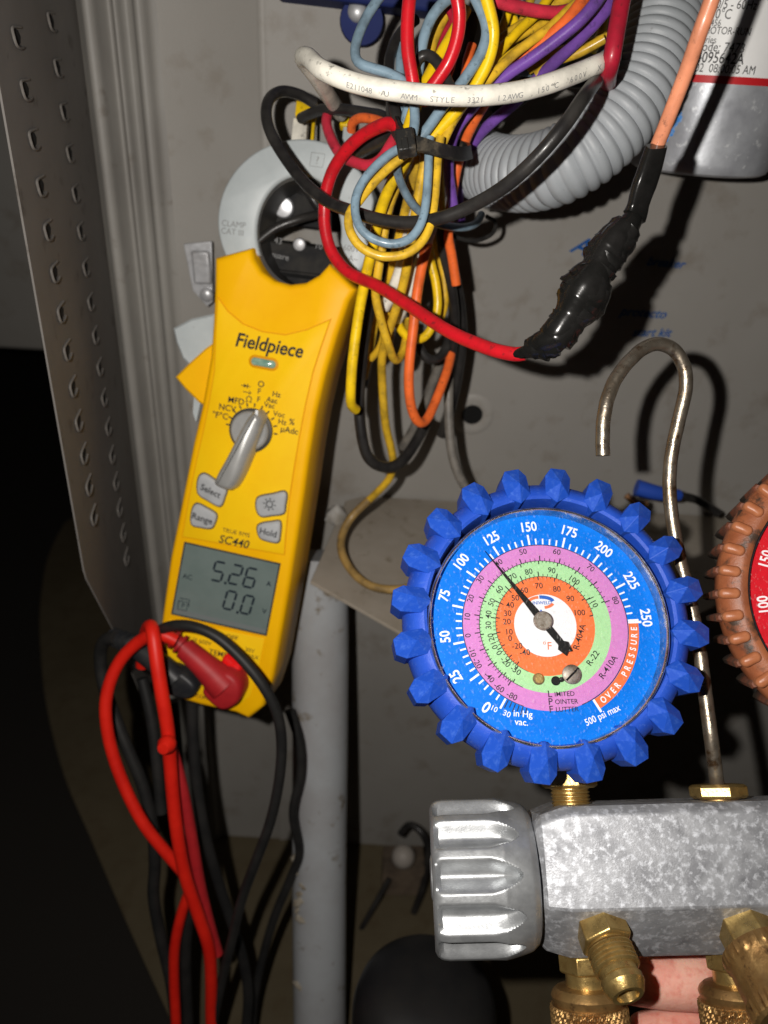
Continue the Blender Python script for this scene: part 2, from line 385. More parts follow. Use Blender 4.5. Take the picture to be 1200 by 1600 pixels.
for ci, (yy, nn) in enumerate(cols):
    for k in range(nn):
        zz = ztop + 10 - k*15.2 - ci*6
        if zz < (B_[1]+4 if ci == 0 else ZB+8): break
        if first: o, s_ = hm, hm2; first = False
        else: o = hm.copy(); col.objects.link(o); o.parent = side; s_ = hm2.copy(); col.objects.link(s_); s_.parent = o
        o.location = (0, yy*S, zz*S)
# dimple in the back panel; black disc painted for dimple and wire shadow
g = onwall(738, 648)
def wallring(r0, r1, c, z, lift):
    return aim(lathe([(0,r1),(lift*.8,r1-1),(lift,(r0+r1)/2),(lift*.5,r0+.6),(-.5,r0)], 40, cap=False), c, (0,-1,0))
obj('dimple_rim', xf(wallring(5.5, 12, g, 0, .7), lambda v: v), paint, back)
obj('dimple_shadow', aim(lathe([(0.02,5.7),(.3,5.4)], 32), g, (0,-1,0)), shadem, back)
# marker writing on the panel
wf = Fr(Vector((0, WALLY, CAMH)), Vector((0,-1,0)), Vector((0,0,1)))
def wt(s, px, py, hpx, rot=3, **k):
    x, y = wf.uv(px, py, .25); return text2(s, x, y, hpx*wf.pxmm(px, py), rot, .25, bold=.03, **k)
hw = fixup(join(wt('A', 907, 383, 26, 14, shear=.4), wt('breaker', 1040, 410, 13, 2, shear=.35), wt('protecto', 1005, 488, 14, 1, shear=.35), wt('start kit', 1018, 519, 13, -2, shear=.3)))
hwo = obj('marker_writing', xf(hw, lambda v: wf.O + wf.u*v.x + wf.v*v.y + wf.n*v.z), bmark, back, smooth=0)
hwo['label'] = 'faded blue handwriting in marker on grey panel'

# shelf plate (partition under the electrical compartment)
ZS = CAMH-220
sp = [onz(x, y, ZS) for x, y in [(485,908),(815,1096),(1260,712)]] 
bl = onz(540, 782, ZS)
poly = [(sp[0].x, sp[0].y), (sp[1].x, sp[1].y), (sp[2].x, min(sp[2].y, 398)), (sp[2].x+30, 398.5), (bl.x+10, 398.5), (bl.x, bl.y)]
tag(obj('partition_shelf', loft(poly, [(ZS,-.3),(ZS-.4,0),(ZS-1.6,0)]), shelfm), 'dusty grey sheet metal shelf sticking out behind the blue gauge', 'shelf')
a = onz(525, 800, ZS+4); 
tag(obj('silicone_blob', aim(lathe([(0,7),(2,7.5),(5,6),(8,3.5),(10,1)], 14, rfn=lambda z, r, t: r*.8*(1+.12*math.sin(3*t+z)+.06*math.sin(5*t))), Vector((a.x, a.y, ZS)), (0.1,-.3,1)), M('clear_sealant', (.36,.35,.33), .3, 0, (.22,.2,.17), 120, coat=.4), origin=Vector((a.x, a.y, ZS))), 'lump of pale sealant on the shelf corner beside the yellow meter', 'sealant')

# grey pvc conduit under the shelf
p0, p1 = P(500, 868, 425), P(499, 1640, 470)
def pv(s, th, l): return 15.8 + .15*math.sin(th*3+s*9)
cdt = obj('pvc_conduit', tube([p0, p0.lerp(p1,.5), p1], 15.8, 40, 6, rfn=pv), pvcm, origin=p1)
tag(cdt, 'straight grey plastic conduit running down below the shelf', 'conduit')
def sc_blob(c, r, ax):
    return aim(lathe([(0,r),(r*.25,r*.9),(r*.42,r*.6),(r*.5,r*.15)], 12, rfn=lambda z, rr, t: rr*(1+.3*math.sin(2*t+c.x)+.2*math.sin(5*t+c.z))), c, ax)
crust = M('mud_crust', (.30,.27,.22), .8, 0, (.16,.13,.09), 150, bump=.8, bs=500)
bl_ = []
for i in range(16):
    t = .52+.26*random.random()+.02*i/16; c = P(462+random.random()*22, 1350+i*14+random.random()*12, 0.0001+1)*1
    d = 425+45*((1350+i*14)-925)/715
    c = P(468+random.uniform(-8,14)+i*.4, 1345+i*13, d-13.6)
    bl_.append(sc_blob(c, random.uniform(1.6,4.2), cv(-.45,.1,1)))
mud = obj('mud_crust', join(*bl_), crust, cdt); mud.location = -p1*S

# compressor shell low down and the small terminal behind the knob
zt = 150.0
c = onz(668, 1545, zt); dm = Vector((c.x, c.y, 0))
tag(obj('compressor_shell', aim(lathe([(0,36),(zt-20,36),(zt-12,34.5),(zt-6,31),(zt-2,24),(zt,12),(zt,1)], 56), dm, (0,0,1)), domem, origin=dm), 'black rounded steel shell at the bottom behind the silver knob', 'compressor')
tp = P(630, 1338, 560)
t = empty('relay_terminal', Matrix.Translation(tp*S))
obj('cap', aim(lathe([(-6,6.5),(0,8.5),(4,8),(7.5,5.5),(9,2)], 24), Vector((0,0,0)), cv(0,.15,1)), M('ivory_plastic', (.30,.27,.24), .5), t)
obj('base', xf(box(-14,16,-7,30,-40,-8), lambda v: r_*v.x - f_*(-v.y) + Vector((0,0,1))*v.z), M('rusty_bracket', (.16,.12,.085), .7, 0, (.08,.06,.045), 60), t)
obj('lead', tube([cv(-2,14,-5), cv(5,22,-2), cv(14,17,2), cv(18,3,0), cv(15,-22,-4), cv(8,-45,-8)], 2.6, 10), WM['black'], t)
obj('lead', tube([cv(-10,-15,2), cv(-30,-50,4), cv(-48,-85,0)], 2.0, 10), WM['black'], t)
tag(t, 'ivory round capped terminal with black leads low behind the grey conduit', 'terminal')

# ------------------------------------------------------------------ things fixed to the back panel
# capacitor can
cc = onwall(1103, 200, 31); R = 29.0
zb = hit(1100, 274, Vector((0,cc.y-R*.6,0)), Vector((0,1,0))).z
zr = hit(1140, 124, Vector((0,cc.y-R,0)), Vector((0,1,0))).z
base = Vector((cc.x, cc.y, zb))
tcap = empty('run_capacitor', Matrix.Translation(base*S))
obj('can', lathe([(0,R-5),(.3,R-3),(1.2,R-1.2),(3,R-.2),(5,R),(200,R)], 96), canm, tcap, smooth=30)
lz = zr-zb
obj('label_edge', lathe([(lz-1.6,R+.12),(lz+1.0,R+.12)], 96, cap=False), redline, tcap)
obj('label', lathe([(lz+1.0,R+.14),(lz+120,R+.14)], 96, cap=False), labelm, tcap)
def captext(s, px, py, hpx, wx=.8, bold=0.0):
    pz = hit(px, py, Vector((0,cc.y-R,0)), Vector((0,1,0)))
    k = hpx*(cc.y-R)/1.17/FPX
    x0 = max(-.98, min(.98, (pz.x-cc.x)/R)); a0 = math.asin(x0)
    V, F = rawtext(s, bold, 0); out = []
    for v in V:
        an = a0 + v[0]*k*wx/R; out.append((math.sin(an)*(R+.25), -math.cos(an)*(R+.25), pz.z-zb+(v[1]-.5)*k))
    return out, F
obj('label_print', join(captext('60/5 - 60Hz', 1150, 6, 12), captext('to +70°C', 1120, 20, 13), captext('IEC 60456', 1112, 34, 9), captext('FOR MOTOR-RUN', 1128, 47, 10),
    captext('Series', 1112, 61, 10), captext('Code: 7473', 1128, 73, 13, .85), captext('4095642A', 1128, 90, 15, .8, .012), captext('3/02  08:00:05 AM', 1130, 107, 12, .8)), prn, tcap, smooth=0)
bars = []
for i in range(7):
    an = math.radians(58+i*2.4); zz = hit(1180, 88, Vector((0,cc.y-R,0)), Vector((0,1,0))).z-zb
    w_ = .010+.012*(i%3)
    bars.append(([(math.sin(an+s)*(R+.25), -math.cos(an+s)*(R+.25), zz+h) for s, h in ((0,-3),(w_,-3),(w_,3),(0,3))], [(0,1,2,3)]))
obj('barcode', join(*bars), prn, tcap, smooth=0)
mk = []
for (px, py, rr) in [(1062,178,2.0),(1058,192,1.6),(1052,205,2.0),(1046,216,1.6),(1064,186,1.2)]:
    pz = hit(px, py, Vector((0,cc.y-R*.8,0)), Vector((0,1,0))); a0 = math.asin(max(-.95,(pz.x-cc.x)/R))
    mk.append(([(math.sin(a0+math.cos(t*.785)*rr*.8/R)*(R+.15), -math.cos(a0+math.cos(t*.785)*rr*.8/R)*(R+.15), pz.z-zb+math.sin(t*.785)*rr*(1+.3*(t%2))) for t in range(8)], [tuple(range(8))]))
obj('blue_marker_scribble', join(*mk), M('bright_blue_marker', (.03,.22,.62), .5, 0, (.3,.38,.5), 700), tcap, smooth=0)
tag(tcap, 'silver cylindrical capacitor with white printed label and red line', 'capacitor')

# contactor seen through the jaw
cf = Fr(P(470, 400, 352), Vector((0,-1,.12)), Vector((.06,0,1)))
t = empty('contactor', cf.mat())
def cu(px, py, h=0): return cf.uv(px, py, h)
x0, y1 = cu(385, 372); x1, y0 = cu(545, 470)
obj('base_block', box(x0, x1, y0, y1, -14, 0), contm, t, bevel=.8)
xa, ya = cu(395, 300); xb, yb = cu(535, 368)
obj('upper_block', box(xa, xb, yb+1, ya+4, -20, -7), contm, t, bevel=.8)
xa, ya = cu(400, 416); xb, yb = cu(540, 440)
obj('rib', box(xa, xb, yb, ya, 0, 3), contm, t, bevel=.5)
xa, ya = cu(440, 424); xb, yb = cu(495, 436)
obj('slot', box(xa, xb, yb, ya, 3.0, 3.4), shadem, t)
def screwhead(px, py, rpx, h, name='screw'):
    x, y = cu(px, py, h); r = rpx*.29
    o = obj(name, xf(lathe([(-1,r),(.6,r),(1.4,r*.86),(1.8,r*.4),(1.8,.2)], 24), lambda v: Vector((x+v.x, y+v.y, h+v.z))), zinc, t)
    return o
screwhead(443, 324, 16, -6); screwhead(468, 382, 10, .5); screwhead(507, 345, 9, -6)
obj('print', fixup(join(*[text2(s, *cu(px, py), hp*.29, 6, .15) for s, px, py, hp in [('43', 435, 376, 9), ('10', 498, 384, 9), ('square', 435, 399, 9)]])), faint, t, smooth=0)
obj('lead', tube([cf.loc(P(*q)) for q in [(395,385,338),(430,357,336),(470,342,336),(500,335,340)]], 1.9, 10), WM['black'], t)
obj('lead', tube([cf.loc(P(*q)) for q in [(455,290,350),(480,300,340),(500,325,342),(520,322,345)]], 2.2, 10), WM['black'], t)
tag(t, 'black contactor block with silver screws seen through the clamp jaw', 'contactor')

# zinc bracket at the left
bf = Fr(P(312, 425, 385), Vector((0,-1,0)), Vector((-.03,0,1)))
t = empty('metal_clip', bf.mat())
pl = [bf.uv(*q) for q in [(288,380),(332,376),(334,470),(325,478),(302,452),(296,420)]]
obj('plate', loft(pl, [(2,0),(0,0)]), zinc, t, bevel=.4)
x, y = bf.uv(316, 412); obj('fold', box(x-4,x+5,y-9,y+7,2,5), zinc, t, bevel=1.2)
x, y = bf.uv(325, 458); obj('screw', xf(lathe([(2,3.4),(4,3.4),(5,2.4),(5.2,.3)], 18), lambda v: Vector((x+v.x, y+v.y, v.z))), zinc, t)
tag(t, 'small zinc metal clip on grey panel left of the clamp jaw', 'clip')

# navy box and its lug at the top
nf = Fr(P(560, 0, 318), Vector((0,-1,.1)), Vector((.05,0,1)))
t = empty('control_box', nf.mat())
a = nf.uv(425, 4); b = nf.uv(640, 14)
obj('housing', box(a[0], b[0]+12, b[1], b[1]+40, -22, 0), bluebox, t, bevel=1.5)
x, y = nf.uv(565, 32, -8)
obj('mounting_lug', xf(lathe([(-6,9),(-4,9.5),(-2,9),(-2,1)], 24), lambda v: Vector((x+v.x, y+v.y, v.z-6))), bluebox, t)
obj('screw', xf(lathe([(-2,4.2),(0,4),(1.4,2.6),(1.7,.3)], 18), lambda v: Vector((x-2+v.x, y+3+v.y, v.z-6))), zinc, t)
tag(t, 'navy blue plastic box with screw lug at the top edge', 'box')

# corrugated grey conduit
pts = [P(*q) for q in [(1052,-60,278),(1040,0,276),(1022,75,274),(990,150,273),(940,213,275),(880,256,280),(820,272,292),(768,266,312),(735,246,336)]]
def corr(s, th, l):
    ph = (l/3.6) % 1.0
    q = .5-.5*math.cos(2*math.pi*ph); q = q**.33
    return 12.5 + 1.3*q
o = obj('corrugated_conduit', tube(pts, 11, 40, .34, sub=12, rfn=corr), conduitm, origin=pts[-1], smooth=60)
tag(o, 'ribbed grey flexible conduit curving beside the capacitor', 'conduit')
a = P(775, 318, 345)
obj2 = obj('conduit_nut', aim(lathe([(0,13),(1,14),(9,14),(10,12.5),(10,8)], 8, ph=.3), P(770, 292, 352), cv(.2,.25,1)), M('grey_plastic_nut', (.30,.295,.28), .5, 0, (.24,.235,.22), 50), origin=P(770,292,352), smooth=30, bevel=.6)
tag(obj2, 'grey faceted plastic nut under the ribbed conduit end', 'nut')

# blue wire stub on the panel behind the hook
bp = P(1002, 768, 415)
t = empty('blue_connector', Matrix.Translation(bp*S))
obj('sleeve', tube([cv(-4,2,4), cv(8,-1,4), cv(20,-2,0)], 4.2, 14, rfn=lambda s, th, l: 4.6-1.4*s), M('blue_sleeve', (.02,.07,.40), .5), t)
obj('copper_end', tube([cv(-9,-2,3), cv(-4,-6,3), cv(2,-6.5,3)], 1.8, 10), M('copper_strand', (.45,.24,.12), .4, .6), t)
obj('wire', tube([cv(18,-2,0), cv(30,-4,-3), cv(44,-12,-6)], 2.2, 10), WM['black'], t)
tag(t, 'small blue crimp connector behind the steel hook', 'connector')

# ------------------------------------------------------------------ wires
G = 'wires in the tied bundle'
def wire(name, cm, rpx, pts, label, d=None, sub=10, grp=G, rfn=None, mat=None, step=1.6, segs=14):
    n = len(pts); W = []
    for i, q in enumerate(pts):
        dd = q[2] if len(q) > 2 else d[0]+(d[1]-d[0])*i/(n-1)
        W.append(P(q[0], q[1], dd))
    dm = sum((q-CAM).dot(f_) for q in W)/n
    r = rpx*1.06*dm/FPX
    o = obj(name, tube(W, r, segs, step, sub, rfn=rfn), mat or WM[cm], origin=W[0], smooth=60)
    return tag(o, label, 'wire', grp)
wpts = [(532,178,318),(515,152,290),(492,116,262),(474,92,248),(482,90,240),(505,110,232),(560,131,228),(640,145,226),(720,150,226),(790,146,228),(850,133,231),(905,113,236),(942,97,243),(962,88,272),(972,84,300)]
ww = wire('white_wire', 'white', 13.0, wpts, 'thick white wire with printed lettering crossing the coloured bundle', grp=None)
# printed lettering along the white wire
wc = crom([P(*q) for q in wpts[4:]], sub=24); seq = []
def pxof(p): q = p-CAM; d = q.dot(f_); return 600+q.dot(r_)/d*FPX, 800-q.dot(u_)/d*FPX
pw = [pxof(p) for p in wc]
def at_x(x):
    for i in range(len(wc)-1):
        if pw[i][0] <= x <= pw[i+1][0]:
            t_ = (x-pw[i][0])/(pw[i+1][0]-pw[i][0]); return wc[i].lerp(wc[i+1], t_), (wc[i+1]-wc[i]).normalized()
    return wc[-1], (wc[-1]-wc[-2]).normalized()
lts = []
rw = 13.0*1.06*248/FPX
for s, xs, xe in [('E211048',548,586),('AU',600,610),('AWM',628,654),('STYLE',671,710),('3321',727,752),('12AWG',770,811),('150°C',830,863),('600V',879,905),('XLP',922,941)]:
    for i, ch in enumerate(s):
        x = xs+(xe-xs)*(i+.5)/len(s); c0, tg = at_x(x)
        nn = (CAM-c0).normalized(); nn = (nn-tg*nn.dot(tg)).normalized(); up = nn.cross(tg)
        nn2 = (nn*.93 - up*.36).normalized(); up2 = nn2.cross(tg)
        V, F = rawtext(ch); k = 1.55
        lts.append(([c0 + nn2*(rw+.07) + tg*(v[0]*k*1.05) + up2*((v[1]-.5)*k) for v in V], F))
wl = obj('lettering', join(*lts), faint, ww, smooth=0); wl.location = -ww.location

wire('red_wire', 'red', 10, [(641,-14),(637,30),(637,75),(643,115),(648,145),(652,160)], 'bright red wire strand, left leg of the loop above the white wire', (240,252))
wire('red_wire', 'red', 10, [(700,-40),(713,-8),(718,25),(714,60),(702,95),(685,122),(668,145),(660,160)], 'bright red wire strand, right leg of the loop above the white wire', (236,256))
wire('crimson_wire', 'dred', 12, [(978,-30,236),(970,10,236),(963,50,236),(955,95,238),(950,118,246),(951,132,268),(956,138,295),(962,140,320)], 'thick crimson wire hanging beside the ribbed conduit', grp=None)
wire('red_wire', 'pinkred', 9, [(745,-20),(775,0),(805,10),(845,18),(880,18),(920,5)], 'pinkish red wire running across the top right of the bundle', (250,262))
wire('blue_grey_wire', 'grey', 7.5, [(606,-20),(590,0),(571,30),(558,62),(555,85),(562,99),(582,107),(605,114),(630,128),(645,155),(648,190),(642,225)], 'blue grey wire bending sharply left of the bundle above white wire', (252,248))
wire('blue_grey_wire', 'grey', 8, [(720,-14),(692,5),(673,30),(662,60),(657,88),(652,120),(640,160),(634,195),(640,225)], 'blue grey wire arching between the two red legs', (252,262))
wire('blue_grey_wire', 'grey', 7, [(628,70),(625,100),(627,140),(629,170),(636,205),(650,235)], 'short blue grey wire behind the left red leg', (272,268))
wire('blue_grey_wire', 'grey', 8, [(728,-30),(744,0),(757,30),(760,55),(752,82),(738,106),(715,138),(690,170),(665,205),(648,225)], 'blue grey wire running inside the yellow wire right of the red loop', (246,258))
wire('yellow_wire', 'yellow', 9, [(752,-30),(762,5),(770,40),(770,66),(763,95),(750,122),(733,150),(708,180),(675,215)], 'bright yellow wire bowing right of the red loop', (244,262))
wire('yellow_wire', 'dyellow', 8, [(715,-10),(697,20),(682,50),(672,80),(666,110),(655,150)], 'dull yellow wire inside the red loop', (266,270))
wire('yellow_wire', 'yellow', 9, [(728,15),(712,45),(695,75),(676,108),(660,140),(648,170),(637,205),(632,225)], 'bright yellow wire slanting through the red loop to the tie', (262,250))
wire('red_wire', 'dred', 6, [(722,10),(700,42),(680,75),(665,105),(655,140)], 'thin dark red wire slanting inside the red loop', (268,272))
wire('black_wire', 'black', 8, [(645,120),(652,95),(665,86),(678,92),(692,112),(705,140)], 'short black wire arching over yellow inside the red loop', (256,252))
wire('black_wire', 'black', 8, [(650,30),(628,50),(613,78),(608,105),(612,150),(622,190),(632,222)], 'black wire curving behind the left red leg', (275,262))
wire('black_wire', 'black', 9, [(740,20),(728,70),(716,110),(704,150),(692,185),(680,220),(655,265),(635,301),(616,336),(606,366),(595,425),(582,458),(572,510),(565,566),(561,620),(564,672),(573,710),(590,727),(612,729),(632,716),(650,690),(668,655)], 'long black wire hanging beside the meter down to the shelf', None or (275,372), sub=8)
wire('orange_wire', 'orange', 8, [(925,-20),(905,8),(880,38),(845,68),(810,95),(780,128),(755,165),(738,195),(726,222),(714,262),(706,310),(700,362),(706,400),(713,445)], 'orange wire running between purple and yellow through the tie', (243,318))
wire('purple_wire', 'purple', 8.4, [(945,-20),(930,5),(905,33),(870,62),(832,90),(795,115),(762,142),(735,172),(714,200),(704,232),(701,265),(705,300),(710,335)], 'purple wire passing through the tie and down behind black loop', (238,296))
wire('purple_wire', 'purple', 8.4, [(968,-20),(952,8),(928,38),(898,68),(866,98),(835,128),(805,160),(772,188),(747,213),(732,240),(717,275),(716,310),(720,345)], 'outermost purple wire nearest the ribbed conduit', (241,325))
yl = ['dull yellow wire at the back, topmost beside pink red wire', 'yellow wire right under the orange wire at the top', 'pale yellow wire fanning out above the white wire', 'yellow wire end crossing below the purple wires', 'short yellow wire upright behind the fan of wires', 'dull yellow wire beside the thick crimson wire']
for i, (cm, pp, dd) in enumerate([('dyellow', [(905,-8),(865,8),(835,28),(800,48),(770,75),(745,110)], (272,276)), ('dyellow', [(915,-6),(890,14),(860,42),(825,68),(795,92),(760,128),(728,160),(705,195),(690,228)], (256,262)),
    ('yellow', [(880,28),(845,55),(815,75),(790,93),(770,118),(740,150)], (264,262)), ('dyellow', [(965,52),(930,66),(900,72),(860,88),(825,110)], (268,278)),
    ('yellow', [(786,-5),(800,25),(806,50),(800,75),(788,110)], (284,284)), ('dyellow', [(960,-5),(945,25),(940,50),(925,80)], (276,278))]):
    wire('yellow_wire', cm, 7, pp, yl[i], dd)
wire('black_wire', 'black', 9, [(960,110),(900,128),(850,110),(820,60),(790,20)], 'black wire behind the fan of yellow wires at the top', (285,300))
wire('black_wire', 'black', 12, [(930,20),(880,100),(830,140),(770,180)], 'thick black wire in shadow behind the purple wires', (290,300))
wire('orange_wire', 'orange', 7, [(738,70),(731,92),(728,112),(722,135)], 'short orange wire tip peeking out right of the red loop', (272,272))
# around the tie
wire('red_wire', 'red', 8.5, [(640,212),(615,196),(592,199),(565,213),(542,234),(522,263),(511,293),(507,318),(508,358),(519,395),(545,426),(590,447),(640,478),(700,517),(760,543),(800,553),(815,553)],
     'long red wire looping past the clamp jaw to the taped splice', None, grp=None) if False else None
rp = [(640,212,262),(612,194,266),(590,199,270),(565,213,276),(542,234,282),(522,263,288),(511,293,292),(507,322,295),(508,358,297),(519,395,298),(545,426,296),(590,447,288),(640,478,278),(700,517,265),(760,543,254),(800,553,248),(820,552,246)]
wire('red_wire', 'red', 9.6, rp, 'long red wire looping past the clamp jaw to the taped splice', grp=None)
wire('red_wire', 'pinkred', 8, [(515,168),(510,191),(518,218),(533,242),(555,254),(578,258),(597,247),(612,224),(622,210)], 'pinkish red wire dipping in front of the clamp jaw top', (308,268))
wire('orange_wire', 'orange', 7, [(549,204),(551,192),(561,185),(576,185),(597,191),(620,205)], 'short orange red wire curled left of the tie', (292,276))
wire('black_cable', 'black', 13, [(548,243),(565,232),(590,220),(615,207),(640,205)], 'thick black sleeved cable entering the tie from the left', (300,272))
wire('black_cable', 'black', 11, [(615,148),(614,170),(618,195),(632,222)], 'thick black sleeved wire dropping into the tie from above', (282,262))
wire('black_wire', 'black', 8, [(470,185),(485,178),(506,171),(541,172),(575,177),(598,182),(625,200)], 'black wire running level from yellow terminal to the tie', (318,278))
wire('black_wire', 'black', 9.2, [(492,162,318),(468,148,314),(440,143,308),(421,155,302),(416,180,298),(424,210,295),(445,246,292),(476,286,286),(512,315,278),(550,330,270),(592,343,264),(640,348,260),(690,340,254),(740,320,248),(790,290,238),(838,247,230),(880,198,226),(912,152,228),(930,128,240)],
     'big black wire loop crossing the clamp jaw and the bundle', grp=None)
wire('blue_grey_wire', 'grey', 6.6, [(640,225),(613,238),(591,256),(569,281),(556,309),(556,338),(567,361),(587,375),(613,381),(637,375),(654,357),(663,332),(667,301),(669,267),(670,240),(672,215)], 'blue grey wire in the small teardrop loop below the tie', (252,252))
wire('yellow_wire', 'dyellow', 6.8, [(645,232),(624,249),(602,267),(578,292),(560,315),(547,332),(545,354),(555,376),(573,392),(600,401),(633,397),(658,379),(672,352),(679,310),(682,273),(684,245),(688,215)], 'amber yellow wire round the outside of the teardrop loop', (256,256))
wire('blue_grey_wire', 'grey', 6, [(622,240),(620,264),(628,290),(641,314),(655,330),(680,348),(704,354),(728,355),(745,348),(752,335)], 'thin blue grey wire curving through the teardrop loop to the right', (258,310))
wire('yellow_wire', 'yellow', 8, [(645,225),(633,251),(613,284),(600,314),(591,344),(583,382),(574,420),(567,455),(559,501),(551,564),(548,612),(549,632),(556,640)], 'straight bright yellow wire hanging right beside the meter', (262,325))
wire('yellow_wire', 'dyellow', 6.5, [(640,240),(622,285),(606,330),(598,380),(590,430),(587,462),(595,499),(606,536),(615,560),(624,560),(632,540),(638,500)], 'dull yellow wire with a narrow hairpin end below the red wire', (275,335))
wire('yellow_wire', 'dyellow', 6.5, [(668,225),(655,300),(645,360),(637,410),(628,452),(615,495),(603,530),(597,560),(597,590),(600,640),(604,672),(611,700),(614,727),(606,751),(577,781)], 'longest yellow wire, snaking down to the shelf by the meter', None or (272,388))
wire('soiled_wire', 'brown', 6.2, [(577,781,388),(551,806,390),(536,832,388),(533,857,382),(542,881,377),(560,903,371),(584,917,367),(618,921,364),(660,915,362)], 'brownish soiled wire looping on the shelf left of the blue gauge')
wire('orange_wire', 'orange', 7.3, [(668,380),(659,417),(652,456),(646,510),(640,564),(639,607),(644,641),(655,660),(667,655),(681,626),(697,584),(703,562),(708,530)], 'orange wire in a narrow U hanging below the red wire', (300,352))
wire('yellow_wire', 'yellow', 6.5, [(668,350),(672,402),(681,441),(684,477),(678,503),(667,523),(654,530),(637,526),(624,510),(622,488),(632,455)], 'yellow wire curling in a loop left of the black drop wire', (315,335))
wire('yellow_wire', 'dyellow', 6.5, [(676,345),(683,386),(693,424),(695,467),(688,497),(676,515)], 'dull yellow wire right beside the curling yellow loop', (318,340))
wire('dark_wire', 'black', 7, [(688,330),(691,384),(705,445),(711,499),(708,545),(702,590)], 'dark wire dropping along the right of the bundle', (300,360))
wire('dusty_wire', 'dgrey', 7, [(702,590),(701,640),(705,700),(716,740),(734,770),(760,795)], 'dusty grey wire trailing down behind the blue gauge', (360,372))
wire('black_wire', 'black', 7, [(640,520),(654,542),(668,560),(685,560),(698,541),(705,510)], 'short black wire hanging in a shallow U under the red wire', (340,350))
wire('grey_wire', 'dgrey', 7, [(690,560),(675,600),(660,640),(645,672),(628,700)], 'grey wire slanting behind the orange U toward shelf', (365,392))
wire('white_wire', 'white', 10, [(668,255),(655,300),(640,365),(627,420),(614,455),(600,480)], 'plain white wire hanging behind the teardrop loop', (292,320))
wire('white_wire', 'white', 9, [(690,290),(675,350),(658,405),(645,440),(632,475),(620,500)], 'off white wire right beside the plain white one', (296,330))
wire('yellow_wire', 'dyellow', 6, [(676,230),(660,265),(650,300),(632,350),(618,410),(608,450),(603,500),(595,540),(580,560)], 'yellow wire tucked between the white wires', (285,345))
wire('black_wire', 'black', 9, [(590,470),(580,520),(574,560),(566,600)], 'short black wire behind the straight yellow one', (350,372))
wire('yellow_wire', 'dyellow', 7, [(590,480),(582,520),(575,560),(568,590)], 'soiled yellow wire stub between black wires near the meter', (345,365))

for cm, rp_, pp, dd, lb in [
    ('dyellow', 6.5, [(742,128),(722,163),(702,198),(692,235),(688,280),(690,330)], (262,300), 'dull yellow wire beside the purple one where the tie closes'),
    ('grey', 6, [(752,135),(728,172),(706,205),(698,240),(694,285)], (266,300), 'blue grey wire between yellow and purple at the tie'),
    ('black', 8, [(735,110),(715,150),(695,190),(676,225),(655,270)], (282,290), 'black wire under the yellow ones entering the tie'),
    ('dyellow', 6.5, [(832,-8),(818,30),(802,72),(786,112)], (278,280), 'dull yellow wire dropping steeply behind the fan'),
    ('dyellow', 6, [(770,80),(805,60),(850,36),(900,8),(930,-10)], (270,276), 'tan yellow wire crossing the fan from lower left'),
    ('grey', 7, [(768,122),(800,110),(835,112),(865,104),(900,80)], (282,286), 'blue grey wire lying level just above the white wire'),
    ('grey', 7, [(990,20),(968,62),(940,90),(905,112)], (276,282), 'blue grey wire behind the thick crimson one'),
    ('yellow', 7, [(862,-10),(838,22),(808,50),(780,82),(752,120)], (268,266), 'bright yellow wire running along under the pinkish red one'),
    ('dyellow', 7, [(945,60),(905,82),(868,96),(838,118)], (262,274), 'amber wire passing just under the outer purple wire'),
    ('yellow', 6.5, [(800,-8),(792,25),(778,60),(764,100)], (276,278), 'bright yellow wire steeply right beside the bowed yellow one'),
    ('grey', 6.5, [(870,40),(835,72),(800,100),(772,128),(742,158)], (272,268), 'blue grey wire under the orange one in the fan'),
    ('dred', 6, [(690,-8),(705,22),(712,60),(706,100),(690,140)], (264,266), 'dark red wire tucked behind the right red leg'),
    ('black', 10, [(752,-10),(786,40),(782,90),(760,130)], (296,300), 'black wire added to darken the gaps behind the yellow fan'),  # this strand and the next are added as dark backing for the gaps
    ('black', 10, [(900,20),(870,70),(830,118),(790,150)], (300,306), 'black wire added to darken the gaps behind the purple pair'),
    ('brown', 6, [(640,245),(618,300),(603,350),(594,400),(586,450),(578,500)], (285,335), 'brownish wire hanging between black and yellow beside the meter'),
    ('black', 3.2, [(690,352),(712,370),(742,376),(768,366),(774,348),(760,338)], (318,340), 'thin black wire curled below the ribbed conduit'),
    ('dyellow', 6.5, [(655,240),(640,300),(626,360),(612,420),(604,470),(610,520),(602,560)], (280,350), 'dull yellow wire deep inside the hanging bundle'),
    ('black', 8, [(700,340),(704,400),(716,460),(722,520),(716,580),(704,640),(690,680)], (318,385), 'rearmost black wire along the right of the bundle')]:
    wire({'dyellow':'yellow_wire','grey':'blue_grey_wire','black':'black_wire','brown':'soiled_wire','yellow':'yellow_wire','dred':'crimson_wire'}[cm], cm, rp_, pp, lb, dd)
